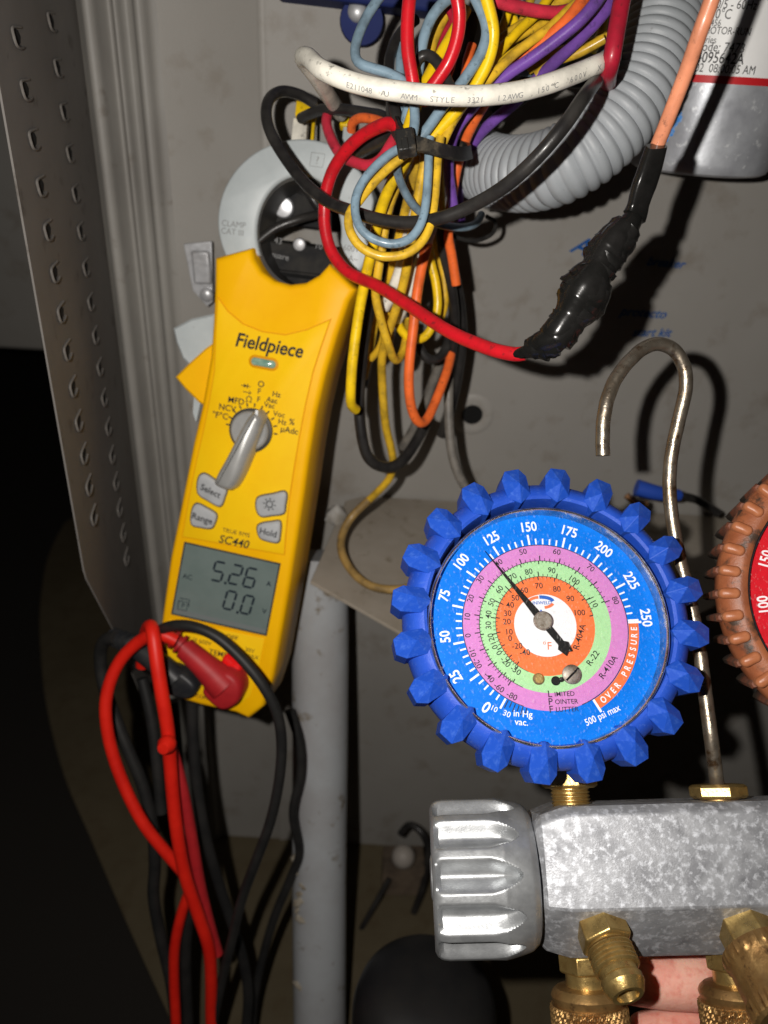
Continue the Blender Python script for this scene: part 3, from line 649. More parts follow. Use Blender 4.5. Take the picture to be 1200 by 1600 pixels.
# taped splice and salmon wire
wire('salmon_wire', 'salmon', 11.2, [(1128,-50,192),(1112,0,196),(1094,50,200),(1070,118,208),(1044,185,216),(1022,240,223),(1012,265,226)], 'salmon pink wire running down to the black taped splice', grp=None)
tpts = [(1026,228,219),(1014,268,224),(1003,300,227),(993,334,230),(984,350,230),(970,368,231),(952,392,232),(940,408,232),(928,432,232),(912,462,234),(900,482,235),(884,507,236),(864,529,238),(836,544,242),(806,555,247)]
trad = [15,17,18,16,20,27,29,24,34,35,25,26,22,13,9]
def trf(s, th, l):
    x = s*(len(trad)-1); i = min(int(x), len(trad)-2); t_ = x-i; r = (trad[i]*(1-t_)+trad[i+1]*t_)*.192*(1.16 if s > .3 else 1.0)
    nn = mnoise.noise(Vector((math.cos(th)*1.2, math.sin(th)*1.2, l*.16)))
    spiral = abs(((th/(2*math.pi)*1.0 + l/8.5) % 1.0)-.5)*2
    if s < .26:   # flat heat-shrunk end
        e = 4.0; c_, s_ = abs(math.cos(th-.5)), abs(math.sin(th-.5)); return min((c_**e+(s_*1.5)**e)**(-1/e)*r*1.15, r*1.7)
    return r*(.95+.06*nn)
    fold = abs(math.sin(l*.55+1.3*math.sin(th+.5)+.6*math.sin(2*th)))
    return r*(1.0+.14*nn+.06*math.cos(3*th+1)) + .7*(1 if spiral > .5 else 0)*min(1,r/5) - .45*(1-fold)**3*min(1,r/4)
tpw = [P(*q) for q in tpts]
# resample on knots so that the radius list follows the points
tp_s, tp_L = resample(crom(tpw, sub=12), .8)
def wrap(i0, ln, tilt, grow, seed):
    n_ = len(tp_s); V = []; F = []; sg = 40; k = max(3, int(ln/.8)); mid = tp_s[min(i0+k//2, n_-1)]
    ax = (tp_s[min(i0+k, n_-1)]-tp_s[i0]).normalized(); ax = (ax + cv(*tilt)).normalized()
    e1 = ax.cross(f_).normalized(); e2 = ax.cross(e1)
    for a_ in range(k+1):
        t_ = a_/k; c_ = mid + ax*((t_-.5)*ln); s_ = min(max((i0+a_)/n_, 0), 1)
        x = s_*(len(trad)-1); q = min(int(x), len(trad)-2); r = (trad[q]*(1-(x-q))+trad[q+1]*(x-q))*.192*1.12
        for b_ in range(sg):
            th = 2*math.pi*b_/sg
            nn = mnoise.noise(Vector((math.cos(th)*1.3+seed, math.sin(th)*1.3, t_*1.6)))
            cr = mnoise.noise(Vector((math.cos(th)*.5+seed*3, math.sin(th)*.5, t_*4.5+th*.4)))
            rr = r*(.94+grow*t_+.13*nn)+(.35*abs(cr)+.42*max(0, math.sin(t_*7.5+1.6*math.sin(th+seed)+seed))**5)*min(1,r/4)
            V.append(c_ + e1*(math.cos(th)*rr) + e2*(math.sin(th)*rr*.8))
    for a_ in range(k):
        for b_ in range(sg):
            d_ = (b_+1)%sg; F.append((a_*sg+b_, a_*sg+d_, (a_+1)*sg+d_, (a_+1)*sg+b_))
    F.append(tuple(k*sg+b_ for b_ in range(sg))); F.append(tuple(reversed(range(sg))))
    return V, F
wr_ = []; N_ = len(tp_s); rs = random.Random(11)
for i in range(13):
    i0 = int(N_*(.30+.60*i/13)); wr_.append(wrap(i0, rs.uniform(6.5,10.5), (rs.uniform(-.28,.28), rs.uniform(-.2,.2), rs.uniform(-.2,.2)), rs.uniform(.0,.08)*(-1 if i%3 == 1 else 1), i*1.7))
o = obj('taped_splice', join(tube(tpw, 5, 44, .55, sub=12, rfn=trf, flat=.82), *wr_), tape, origin=tpw[0], smooth=34)
tag(o, 'lumpy black electrical tape splice joining salmon and red wires', 'tape')

# cable tie
tf = Fr(P(640, 222, 244), cv(-.1,.15,1), cv(-.15,1,0))
t = empty('cable_tie', tf.mat())
def tu(px, py, h=0): return tf.uv(px, py, h)
c = tu(634, 224)
obj('head', xf(box(-3.0,3.0,-4.2,3.4,-2,3.2), lambda v: Vector((c[0]+v.x, c[1]+v.y, v.z))), tiem, t, bevel=.7)
obj('pawl', xf(box(-1.1,1.0,-4.6,-.4,3.0,3.9), lambda v: Vector((c[0]+v.x-.3, c[1]+v.y, v.z))), tiem, t, bevel=.35)
sp_ = [tf.loc(P(*q)) for q in [(640,222,246),(665,228,243),(690,235,245),(712,240,252),(728,240,264),(734,236,280),(715,228,290),(680,218,290),(650,214,282),(625,216,262),(632,222,248)]]
def band(pts, wd, th):
    p, L_ = resample(crom(pts, sub=8), 1.0); V = []; F = []; n = len(p)
    for i in range(n):
        tg = (p[min(i+1,n-1)]-p[max(i-1,0)]).normalized(); yv = Vector((0,1,0)); yv = (yv-tg*yv.dot(tg)).normalized(); o_ = tg.cross(yv)
        for a, b in ((-1,-1),(1,-1),(1,1),(-1,1)): V.append(p[i]+yv*a*wd/2+o_*b*th/2)
    for i in range(n-1):
        for k in range(4):
            l = (k+1)%4; F.append((i*4+k, i*4+l, (i+1)*4+l, (i+1)*4+k))
    return V, F
obj('strap', band(sp_, 4.4, 1.2), tiem, t)
obj('tail', band([tf.loc(P(*q)) for q in [(620,190,262),(626,205,252),(634,222,246)]], 3.4, 1.1), tiem, t)
tag(t, 'black nylon cable tie cinching the coloured wires together', 'cable tie')

# yellow and white push on terminal behind the jaw
qf = Fr(P(474, 188, 335), cv(0,.15,1), cv(.06,1,0))
t = empty('wire_terminal', qf.mat())
def qb(nm, x0, y0, x1, y1, z0, z1, mt):
    a = qf.uv(x0, y1); b = qf.uv(x1, y0); obj(nm, box(a[0], b[0], a[1], b[1], z0, z1), mt, t, bevel=.5)
qb('yellow_sleeve', 462, 160, 496, 186, -2, 3, WM['yellow']); qb('white_housing', 455, 187, 481, 222, -5, 1, WM['white']); qb('yellow_stripe', 485, 187, 493, 222, -4, 1, WM['yellow'])
tag(t, 'yellow and white wire terminal behind the top of the clamp jaw', 'terminal')
qf2 = Fr(P(540, 190, 330), cv(0,.15,1), cv(.06,1,0)); t = empty('wire_terminal', qf2.mat()); qf = qf2
qb('yellow_sleeve', 531, 178, 553, 200, -2, 2, WM['yellow']); qb('grey_housing', 534, 200, 552, 232, -4, 1, jawm)
tag(t, 'grey terminal with yellow sleeve beside the orange red curl', 'terminal')

# ------------------------------------------------------------------ clamp meter
mv = cv(.165,.955,.24).normalized(); ug = cv(.96,-.21,.12)
mu = (ug-mv*ug.dot(mv)).normalized(); mn = mu.cross(mv)
mf = Fr(P(400, 700, 348), mn, mv)
meter = empty('clamp_meter', mf.mat())
def U(pts, h=0): return [mf.uv(x, y, h) for x, y in pts]
K = mf.pxmm(400, 700)
def smoothpoly(pts, sub=4): return [(q.x, q.y) for q in crom([Vector((a, b, 0)) for a, b in pts], True, sub)]
hole = [(392,386),(396,405),(408,424),(428,438),(452,444),(476,441),(497,429),(513,411)]
right = [(556,452),(545,470),(526,525),(508,585),(494,645),(483,710),(474,775),(464,840),(453,910),(440,985),(427,1058),(412,1105),(388,1125),(368,1116)]
left = [(313,1104),(273,1092),(243,1084),(238,1066),(248,988),(264,872),(279,798),(300,692),(314,632),(327,558),(331,500),(333,450),(334,402)]
bodyP = U(hole+right+left)
hb = obj('body', loft(bodyP, [(0,-2.6),(-.5,-1.4),(-1.4,-.5),(-3,0),(-30,0),(-33,-1.5),(-34.5,-4)]), yel, meter, smooth=50)
# raised shoulder above the name plate is the body itself; the plates sit on top
plate = U([(341,466),(356,487),(380,507),(410,519),(446,524),(480,516),(516,500),(502,540),(489,580),(477,632),(467,685),(459,732),(452,777),(446,836),(444,866),(286,838),(296,780),(307,725),(319,673),(329,622),(336,580),(338,520)])
obj('face_plate', loft(plate, [(.6,-.35),(.4,0),(-.6,0)]), yel2, meter, smooth=30)
obj('plate_groove', loft(plate, [(.12,.45),(-.3,.45)]), orgrec, meter, smooth=30)
lowp = U([(264,967),(414,997),(404,1046),(392,1086),(378,1098),(318,1086),(262,1070),(250,1045)])
obj('jack_plate', loft(lowp, [(.5,-.35),(.35,0),(-.6,0)]), yel2, meter, smooth=30)
# jaws
def arcpts(cx, cy, ax, ay, t0, t1, n=28): return [(cx+ax*math.cos(math.radians(t0+(t1-t0)*i/n)), cy-ay*math.sin(math.radians(t0+(t1-t0)*i/n))) for i in range(n+1)]
JH = -6
lj = U(arcpts(470,345,131,129,208,60)+arcpts(468,362,68,88,58,205), JH)
obj('fixed_jaw', loft(lj, [(JH,-1.2),(JH-.6,-.3),(JH-1.6,0),(JH-15,0),(JH-16,-1.2)]), jawm, meter, smooth=50)
rj = U(arcpts(470,345,118,124,56,-44)+arcpts(466,362,66,84,-42,57), JH)
obj('moving_jaw', loft(rj, [(JH,-1.2),(JH-.6,-.3),(JH-1.6,0),(JH-15,0),(JH-16,-1.2)]), jawm, meter, smooth=50)
n_l = 60; la = U(arcpts(467,362,70.5,88.5,0,360,n_l)[:-1], JH); lb = U(arcpts(468,363,65,83.5,0,360,n_l)[:-1], JH)
V = [(*p, JH-1.6) for p in la]+[(*p, JH-1.6) for p in lb]+[(*p, JH-24) for p in lb]; F = []
for i in range(n_l):
    j = (i+1)%n_l; F += [(i,j,n_l+j,n_l+i), (n_l+i,n_l+j,2*n_l+j,2*n_l+i)]
obj('jaw_liner', (V, F), dkgrey, meter)
def mt(s, px, py, hpx, rot=0, h=.7, **k):
    x, y = mf.uv(px, py, h); return text2(s, x, y, hpx*mf.pxmm(px, py), rot, h, **k)
obj('fixed_jaw_print', fixup(join(mt('CLAMP', 365, 350, 9, -2, JH+.15), mt('CAT III', 363, 362, 9, -2, JH+.15))), faint, meter, smooth=0)
obj('moving_jaw_print', fixup(join(mt('600V', 549, 388, 9, 0, JH+.15), mt('A~', 552, 404, 9, 0, JH+.15))), faint, meter, smooth=0)
obj('jaw_symbol', fixup(join(strip(U([(487,238),(508,241),(504,262),(484,259),(487,238)], JH), .25, JH+.15), mt('?', 496, 250, 11, 0, JH+.15))), faint, meter, smooth=0)
# trigger and guard on the left flank
gd = U([(336,490),(300,498),(271,513),(276,535),(286,560),(302,576),(336,560)], -14)
obj('hand_guard', loft(gd, [(-13,-1),(-14,0),(-26,0),(-27,-1)]), jawm, meter)
tg_ = U([(336,535),(322,545),(299,566),(276,589),(290,606),(312,628),(330,640)], -10)
obj('trigger', loft(tg_, [(-8,-1),(-9,0),(-25,0),(-26,-1)]), yel, meter, smooth=30)
ts = U([(303,600),(312,628),(305,660),(300,645)], -14); obj('trigger_arm', loft(ts, [(-15,0),(-24,0)]), jawm, meter)
# indicator window
def rrect(cx, cy, w_, h_, r, n=6):
    o_ = []
    for (sx_, sy_, a0) in ((1,1,0),(-1,1,90),(-1,-1,180),(1,-1,270)):
        for i in range(n+1):
            a = math.radians(a0+90*i/n); o_.append((cx+sx_*(w_/2-r)+r*math.cos(a), cy+sy_*(h_/2-r)+r*math.sin(a)))
    return o_
def rot2(pts, c, deg):
    a = math.radians(deg); return [(c[0]+(x-c[0])*math.cos(a)-(y-c[1])*math.sin(a), c[1]+(x-c[0])*math.sin(a)+(y-c[1])*math.cos(a)) for x, y in pts]
c = mf.uv(412, 567, .5)
win = obj('indicator_window', loft(rrect(c[0], c[1], 13.6, 5.6, 2.7), [(.9,-.5),(.62,0),(.4,0)]), orgrec, meter)
obj('lens', loft(rrect(c[0], c[1], 11.4, 3.5, 1.7), [(1.7,-.8),(1.4,-.3),(.85,0)]), ledm, win)
# print on the face
fp = []
obj('brand_lettering', fixup(mt('Fieldpiece', 420, 539, 21, 0, bold=.032, shear=.18, wx=.92)), ink, meter, smooth=0)
for s, px, py, hp in [('O',408,600,9),('F',405,611,8),('F',404,624,8),('Hz',432,616,8),('Aac',425,625,8),('Vac',421,633,8),('Voc',436,647,8),('%',456,659,9),('Hz',441,659,8),('µAdc',452,672,9),('MFD',369,626,9),('NCV',355,637,9),('°F°C',344,649,9)]:
    fp.append(mt(s, px, py, hp*1.05, 0, bold=.022))
# ohm, diode and beeper marks drawn as strokes
x, y = mf.uv(389, 624, .7); om = [(x+1.15*math.cos(math.radians(a)), y+.2+1.15*math.sin(math.radians(a))) for a in range(-60, 241, 20)]
fp += [strip([(x+1.5,y-1.2),(x+.55,y-1.2)]+om+[(x-.55,y-1.2),(x-1.5,y-1.2)], .42, .7)]
x, y = mf.uv(384, 603, .7); fp += [strip([(x-2.2,y),(x+2.2,y)], .35, .7), seg_poly([(x-.9,y+.9),(x+.7,y),(x-.9,y-.9)], .7), strip([(x+.8,y+1),(x+.8,y-1)], .4, .7)]
x, y = mf.uv(386, 613, .7); fp += [strip([(x-2,y),(x+2,y)], .35, .7), strip([(x+1,y-.9),(x+1.6,y),(x+1,y+.9)], .35, .7)]
obj('model_lettering', fixup(join(mt('TRUE RMS', 369, 832, 7, 0), mt('SC440', 365, 846, 13, 0, bold=.02, shear=.2))), ink, meter, smooth=0)
kc = mf.uv(393, 672, .7)
for i in range(11):
    a = math.radians(-88+i*17.6); r0_, r1_ = 36*K, 42*K
    fp.append(strip([(kc[0]+math.sin(a)*r0_, kc[1]+math.cos(a)*r0_), (kc[0]+math.sin(a)*r1_, kc[1]+math.cos(a)*r1_)], .7, .7))
obj('face_print', fixup(join(*fp)), ink, meter, smooth=0)
# selector dial
dl = obj('dial', xf(lathe([(.3,9.9),(2.4,9.9),(2.6,9.2),(2.6,.5)], 48), lambda v: Vector((kc[0]+v.x, kc[1]+v.y, v.z))), dkgrey, meter)
obj('dial_top', xf(lathe([(2.4,8.8),(3.9,8.6),(4.6,7.8),(4.8,.5)], 48), lambda v: Vector((kc[0]+v.x, kc[1]+v.y, v.z))), knobm, dl, smooth=30)
hp_ = [mf.uv(x, y, 6) for x, y in [(401,641),(410,647),(413,660),(405,686),(391,716),(379,744),(366,764),(352,765),(337,756),(340,741),(356,712),(374,676),(388,652)]]
hl = smoothpoly(hp_, 4)
obj('dial_handle', loft(hl, [(10.2,-2.9),(9.8,-2.0),(8.6,-.9),(5.5,-.1),(1.4,.2)]), knobm, dl, smooth=60)
x, y = mf.uv(402, 645, 8); obj('pointer_mark', xf(box(-.6,.6,-1.2,1.2,0,.4), lambda v: Vector((x+v.x, y+v.y, 8.6+v.z))), wprint, dl)
# buttons
def cz(pts): return [(230+a*.30833, 500+b*.30833) for a, b in pts]
for nm, pts, s, c_, rt in [('select', cz([(258,800),(290,778),(345,812),(400,850),(392,900),(368,946),(310,918),(255,878)]), 'Select', (329,767), 14), ('range', cz([(226,962),(250,930),(300,952),(350,985),(342,1030),(322,1057),(270,1052),(222,1035)]), 'Range', (316,810), 6),
    ('light', cz([(552,912),(575,892),(640,880),(690,868),(707,888),(700,940),(690,982),(630,992),(575,996),(552,960)]), None, (421,788), 0), ('hold', cz([(556,1050),(580,1030),(630,1022),(668,1018),(677,1040),(673,1090),(662,1128),(610,1122),(568,1102)]), 'Hold', (419,832), 2)]:
    pu = smoothpoly(U(pts, 1.2), 3)
    b_ = obj('button', loft(pu, [(2.1,-1.1),(1.9,-.5),(1.3,-.1),(.3,0)]), btn, meter, smooth=50)
    obj('button_gap', loft(pu, [(.66,.45),(.3,.45)]), ink, b_)
    if s: obj('button_print', fixup(mt(s, c_[0], c_[1], 10, rt, 2.25, bold=.02)), ink, b_, smooth=0)
    else:
        x, y = mf.uv(*c_, 2.2); st = [strip([(x+1.5*math.cos(a*.5236), y+1.5*math.sin(a*.5236)) for a in range(13)], .5, 2.25)]
        st += [strip([(x+2.1*math.cos(a*.785), y+2.1*math.sin(a*.785)), (x+3*math.cos(a*.785), y+3*math.sin(a*.785))], .5, 2.25) for a in range(8)]
        obj('button_print', fixup(join(*st)), ink, b_, smooth=0)
# display
lq = U([(290,849),(436,882),(415,991),(270,958)], .3)
scr = obj('display', loft(lq, [(.32,0),(-.5,0)]), lcdm, meter)
lo_ = offs(lq if area2(lq) > 0 else lq[::-1], .7)
fV = [(*p, .6) for p in lo_]+[(*p, .6) for p in (lq if area2(lq) > 0 else lq[::-1])]+[(*p, .1) for p in (lq if area2(lq) > 0 else lq[::-1])]+[(*p, .1) for p in lo_]
fF = []
for i in range(4):
    j = (i+1)%4; fF += [(i,j,4+j,4+i), (4+i,4+j,8+j,8+i), (12+i,12+j,j,i)]
obj('display_frame', (fV, fF), dkgrey, scr)
SEG = {'0':'abcdef','2':'abged','5':'afgcd','6':'afgecd'}
def digit(ch, px, py, hpx, wpx):
    cx, cy = mf.uv(px, py, .45); hh = hpx*K/2; wd = wpx*K/2; tk = 1.05; g_ = .18; out = []; sh = .16
    def pl_(pts): return seg_poly([(cx+a+sh*b, cy+b) for a, b in pts], .45)
    def hs(y): return pl_([(-wd+g_,y),(-wd+tk*.5+g_,y+tk*.5),(wd-tk*.5-g_,y+tk*.5),(wd-g_,y),(wd-tk*.5-g_,y-tk*.5),(-wd+tk*.5+g_,y-tk*.5)])
    def vss(x, y0, y1): return pl_([(x,y0+g_),(x+tk*.5,y0+tk*.5+g_),(x+tk*.5,y1-tk*.5-g_),(x,y1-g_),(x-tk*.5,y1-tk*.5-g_),(x-tk*.5,y0+tk*.5+g_)])
    for s in SEG[ch]:
        out.append({'a':lambda:hs(hh),'g':lambda:hs(0),'d':lambda:hs(-hh),'b':lambda:vss(wd,0,hh),'c':lambda:vss(wd,-hh,0),'f':lambda:vss(-wd,0,hh),'e':lambda:vss(-wd,-hh,0)}[s]())
    return out
def dot(px, py): x, y = mf.uv(px, py, .45); return seg_poly([(x-.6,y-.6),(x+.6,y-.6),(x+.6,y+.6),(x-.6,y+.6)], .45)
dg = digit('5',341,893,33,17)+digit('2',368,898,33,17)+digit('6',391,903,33,17)+[dot(352,911)]+digit('0',359,938,32,16)+digit('0',386,945,32,16)+[dot(371,957)]
dg += [mt('AC',293,901,8,0,.45,bold=.01), mt('A',420,912,8,0,.45,bold=.02), mt('V',413,955,8,0,.45,bold=.02), strip(U([(280,938),(294,941),(292,954),(278,951),(280,938)]), .4, .45), strip(U([(282,934),(297,937),(295,948)]), .4, .45), mt('P', 286, 946, 8, 0, .45)]
obj('display_digits', fixup(join(*dg)), lcdk, scr, smooth=0)
bar = U([(272,950),(416,983),(415,989),(271,956)]); obj('bar_graph', fixup(seg_poly(bar, .42)), M('lcd_bar_strip', (.16,.18,.18), .4), scr, smooth=0)
# jack area print, socket mouth and temperature pins
obj('jack_print', fixup(join(mt('APO OFF', 350, 993, 8, 0, bold=.01), mt('CAT III 600V', 305, 1000, 7, 0), mt('TEMP', 341, 1021, 9, 0, bold=.01), mt('30V', 390, 1016, 7, 0), mt('MAX', 394, 1026, 7, 0), mt('COM', 315, 1089, 6, 0))), ink, meter, smooth=0)
x, y = mf.uv(363, 1036, 4); jr = obj('red_jack_ring', xf(lathe([(0,5.2),(4.2,5.2),(5.2,4.2),(5.4,.5)], 24), lambda v: Vector((x+v.x, y+v.y, v.z))), M('bright_red_jack', (.85,.012,.012), .2, coat=.5), meter)
x, y = mf.uv(338, 1033, 0); obj('temperature_pin', xf(box(-2.6,2.6,-.9,.9,.4,1.2), lambda v: Vector((x+v.x, y+v.y, v.z))), zinc, meter, bevel=.3)
tag(meter, 'yellow clamp meter with grey jaw and LCD reading 5.26', 'meter')

# ------------------------------------------------------------------ test leads
def ML(px, py, h): return mf.uvh(px, py, h)
redl = empty('test_lead', mf.mat()); tag(redl, 'red test lead plugged into the bottom of the yellow meter', 'test lead')
pb = smoothpoly([mf.uv(x, y, 9) for x, y in [(318,1078),(330,1060),(350,1045),(372,1056),(380,1078),(372,1098),(352,1107),(334,1098)]], 4)
pg = obj('plug', loft(pb, [(12.5,-2.2),(11.6,-.8),(9,0),(.8,0)]), plugred, redl, smooth=55)
def neck(pts, rs, rid):
    n_ = len(rs)
    def rf(s, th, l):
        x = s*(n_-1); i = min(int(x), n_-2); return rs[i]*(1-(x-i))+rs[i+1]*(x-i)
    return tube(pts, 4, 24, .5, rfn=rf)
obj('plug_neck', neck([ML(352,1072,8), ML(330,1050,8.5), ML(308,1030,9), ML(287,1012,9)], [8.0,7.6,6.6,5.9,5.5,5.2], 0), plugred, pg)
def ridge(s, th, l): return 3.4 + 1.7*(1 if (l % 3.4) > 1.5 else 0)*(1-.3*s)
obj('strain_relief', tube([ML(288,1012,9), ML(276,1002,9), ML(262,993,9)], 4, 24, .35, rfn=ridge), plugred, pg, smooth=50)
def cable(parent, pts, rpx, mt_):
    W = [mf.loc(P(*q)) for q in pts]; dm = sum(q[2] for q in pts)/len(pts)
    return obj('cable', tube(W, rpx*dm/FPX, 16, 2.2), mt_, parent)
cable(redl, [(275,1001,357),(255,992,356),(238,992,358),(215,1004,362),(188,1032,366),(170,1072,368),(165,1115,370),(174,1170,374),(195,1230,378),(225,1288,382),(262,1335,388),(290,1368,394),(310,1400,400)], 9.6, leadred)
cable(redl, [(222,1040,384),(226,1005,376),(230,984,364),(236,979,354),(240,995,350),(246,1040,349),(254,1090,351),(262,1140,355),(266,1190,360),(271,1250,366),(278,1310,372),(290,1370,380),(310,1430,388),(326,1480,396),(330,1530,404),(330,1580,412),(332,1640,420)], 10.2, leadred)
cable(redl, [(262,1150,368),(282,1220,374),(298,1300,382),(312,1380,392),(326,1440,398),(340,1490,404)], 9, plugred)
cable(redl, [(296,1392,408),(283,1430,412),(273,1480,418),(272,1530,424),(275,1600,430),(276,1650,436)], 8, leadred)
obj('cable_knot', xf(lathe([(-3,2.4),(-1,4),(2,4.2),(5,2.6)], 16), lambda v: mf.loc(P(262,1162,352))+Vector(v)), leadred, redl)
blkl = empty('test_lead', mf.mat()); tag(blkl, 'black test lead plugged in beside the red plug', 'test lead')
kb = smoothpoly([mf.uv(x, y, 6) for x, y in [(258,1052),(270,1041),(288,1050),(306,1066),(308,1080),(296,1091),(276,1088),(260,1078)]], 4)
pg2 = obj('plug', loft(kb, [(8.5,-2),(7.8,-.8),(6,0),(.8,0)]), plugblk, blkl, smooth=55)
obj('plug_neck', neck([ML(276,1062,5), ML(254,1042,5), ML(228,1022,4), ML(202,1006,3)], [6.6,6.0,5.6,5.2,5.0], 0), plugblk, pg2)
obj('strain_relief', tube([ML(203,1007,3), ML(190,1000,1), ML(176,995,-1)], 4, 24, .35, rfn=ridge), plugblk, pg2, smooth=50)
cable(blkl, [(180,997,376),(165,1000,380),(157,1020,386),(160,1060,390),(172,1100,392),(195,1160,394),(222,1225,398),(238,1290,402),(242,1350,408),(240,1400,414),(250,1460,420),(268,1540,428),(280,1640,436)], 9.5, leadblk)
cable(blkl, [(215,1040,390),(238,1000,372),(252,984,356),(275,977,349),(305,980,346),(340,996,345),(378,1030,345),(410,1070,346),(432,1112,350),(440,1160,356),(436,1220,362),(422,1285,370),(400,1345,378),(378,1405,388),(362,1470,398),(345,1540,408),(325,1640,420)], 8.2, leadblk)
cable(blkl, [(300,1095,392),(302,1160,398),(308,1230,404),(322,1310,412),(345,1390,424),(365,1450,432),(380,1500,440),(388,1560,446),(380,1640,450)], 8.5, leadblk)
cable(blkl, [(270,1095,396),(275,1160,400),(282,1230,404),(296,1290,408),(300,1350,414),(296,1420,420),(290,1500,428),(296,1640,440)], 9, leadblk)
cable(blkl, [(222,1060,392),(236,1120,394),(246,1200,398),(252,1270,402)], 9, leadblk)
cable(blkl, [(452,1110,410),(468,1160,414),(470,1210,418),(458,1270,424),(468,1330,434),(455,1370,440),(430,1430,448),(412,1490,456),(398,1560,462),(392,1640,468)], 7, leadblk)

# ------------------------------------------------------------------ manifold gauge set
nM = cv(-.05,.31,.95); vM = cv(-.03,.94,-.32)
bfM = Fr(P(1000, 1345, 232), nM, vM)
man = empty('manifold_gauge_set', bfM.mat())
def BU(px, py, h=0): return bfM.uv(px, py, h)
yt = BU(1000, 1272)[1]; ym = BU(1000, 1421)[1]; xl = BU(842, 1350)[0]; xr = BU(1560, 1350)[0]
yb_ = BU(1000, 1490, -15)[1]
sec = [(-3.2, yt+2.6), (-1.2, yt+1.4), (0, yt), (0, ym), (-15, yb_), (-17, yb_-1.2), (-34, yb_-1.2), (-36, yb_+1), (-36, yt+.5), (-34, yt+2.6)]
def section(x, sh, cy):  # scaled cross section toward an axis
    return [Vector((x, cy+(v-cy)*sh, -18+(n_+18)*sh)) for n_, v in sec]
cyk = (yt+yb_)/2
nseg = len(sec); V = []; F = []
for x, s_ in [(xl, .80), (xl+2.2, .90), (xl+9.5, 1.0), (xr, 1.0)]: V += section(x, s_, cyk)
for k in range(3):
    for i in range(nseg): j = (i+1)%nseg; F.append((k*nseg+i, (k+1)*nseg+i, (k+1)*nseg+j, k*nseg+j))
F.append(tuple(range(nseg))); F.append(tuple(3*nseg+i for i in reversed(range(nseg))))
blk = obj('manifold_block', (V, F), alu, man, smooth=25, bevel=.55)
import bmesh
bm = bmesh.new(); bm.from_mesh(blk.data); bmesh.ops.recalc_face_normals(bm, faces=bm.faces); bm.to_mesh(blk.data); bm.free(); blk.data.set_sharp_from_angle(angle=math.radians(25))
# fluted hand wheel, axis along -u
kx0 = BU(836, 1370, -16)[0]; kx1 = BU(679, 1370, -16)[0]; ky = BU(760, 1369, -16)[1]
KL = kx0-kx1; KR = 116*.232/1.208*1.055*1.0
def kr(z, r, th):
    t_ = z/KL     # 0 at the block, 1 at the outer end
    ph = (th*12/(2*math.pi)+.25) % 1.0; a = abs(ph-.5)*2     # 0 in the middle of a flute
    w_ = .80*min(1.0, max(0.0, (t_-.17)/.28))**.5
    if w_ <= 0 or t_ > .955: fl = 0
    elif a < w_: fl = (1-(a/w_)**2)**1.4
    else: fl = 0
    return r - 3.7*fl*(1 if t_ < .94 else .4)
pr = [(0, KR*.80), (.4, KR*.84), (2, KR*.90), (KL*.2, KR*.955), (KL*.35, KR*.985)]
pr = [(0, KR*.80), (.4, KR*.84)] + [(2+(KL*.35-2)*i/26, KR*(.90+.10*min(1, i/24)**.8)) for i in range(27)] + [(KL*(.365+.5*i/20), KR) for i in range(21)]
pr += [(KL*.92, KR*.99), (KL*.95, KR*.975), (KL*.97, KR*.95), (KL*.985, KR*.92), (KL, KR*.88), (KL, KR*.74), (KL-1.2, KR*.70), (KL-1.2, KR*.30), (KL+.2, KR*.28), (KL+.6, KR*.22), (KL+.6, .4)]
pr2 = []
for i in range(len(pr)-1):
    pr2.append(pr[i])
    if pr[i+1][0]-pr[i][0] > 1.5: 
        for k in (1,2): pr2.append((pr[i][0]+(pr[i+1][0]-pr[i][0])*k/3, pr[i][1]+(pr[i+1][1]-pr[i][1])*k/3))
pr2.append(pr[-1])
kn = obj('valve_hand_wheel', aim(lathe(pr2, 384, rfn=lambda z, r, th: kr(z, r, th) if r > KR*.86 else r), Vector((kx0-.8, ky, -16)), (-1,0,0), up=(0,1,0)), knoba, man, smooth=28)
obj('valve_stem', aim(lathe([(-4,7),(4,7)], 24), Vector((kx0+1, ky, -16)), (1,0,0)), brassd, man)

def hexnut(o, ax, r, z0, z1, mt_, parent, name='hex_nut', ph=0, ch=.8):
    return obj(name, aim(lathe([(z0,r*.86),(z0+ch,r),(z1-ch,r),(z1,r*.86)], 6, ph=ph), o, ax), mt_, parent, smooth=20, bevel=.25)
def thread(r, z0, z1, pitch=1.1, dep=.55):
    pr_ = []; z = z0
    while z < z1: pr_ += [(z, r-dep), (z+pitch*.35, r), (z+pitch*.6, r), (z+pitch*.95, r-dep)]; z += pitch
    return pr_
def knurl(z0, z1, r, kk=34, a=.75, nz=44, segs=204):
    pr_ = [(z0+(z1-z0)*i/nz, r) for i in range(nz+1)]
    L_ = (z1-z0)
    def tri(x): return abs((x % 1.0)-.5)*2
    def rf(z, rr, th):
        if z <= z0+.01 or z >= z1-.01: return rr-a
        s = th*kk/(2*math.pi); q_ = z/(2*math.pi*r/kk)*.62
        return rr - a*max(1-tri(s+q_)*1.5, 1-tri(s-q_)*1.5, 0)
    return lathe(pr_, segs, rfn=rf)
# gauge stems on top of the block
def stem(px, py, zt_, name_l):
    x, y = BU(px, py, -15); o_ = Vector((x, yt+2.4, -15))
    s_ = obj('gauge_stem', aim(lathe(thread(6.2, -1, 5.4, 1.1, .55)+[(5.6,5.6),(6,5.6)], 40), o_, (0,1,0)), brass, man, smooth=25)
    obj('stem_nut', aim(lathe([(5.2,7.8),(6.0,9.2),(10.0,9.2),(16,8.4)], 6, ph=.45), o_, (0,1,0)), brass, s_, smooth=20, bevel=.3)
stem(893, 1262, 12, ''); stem(1370, 1262, 12, '')
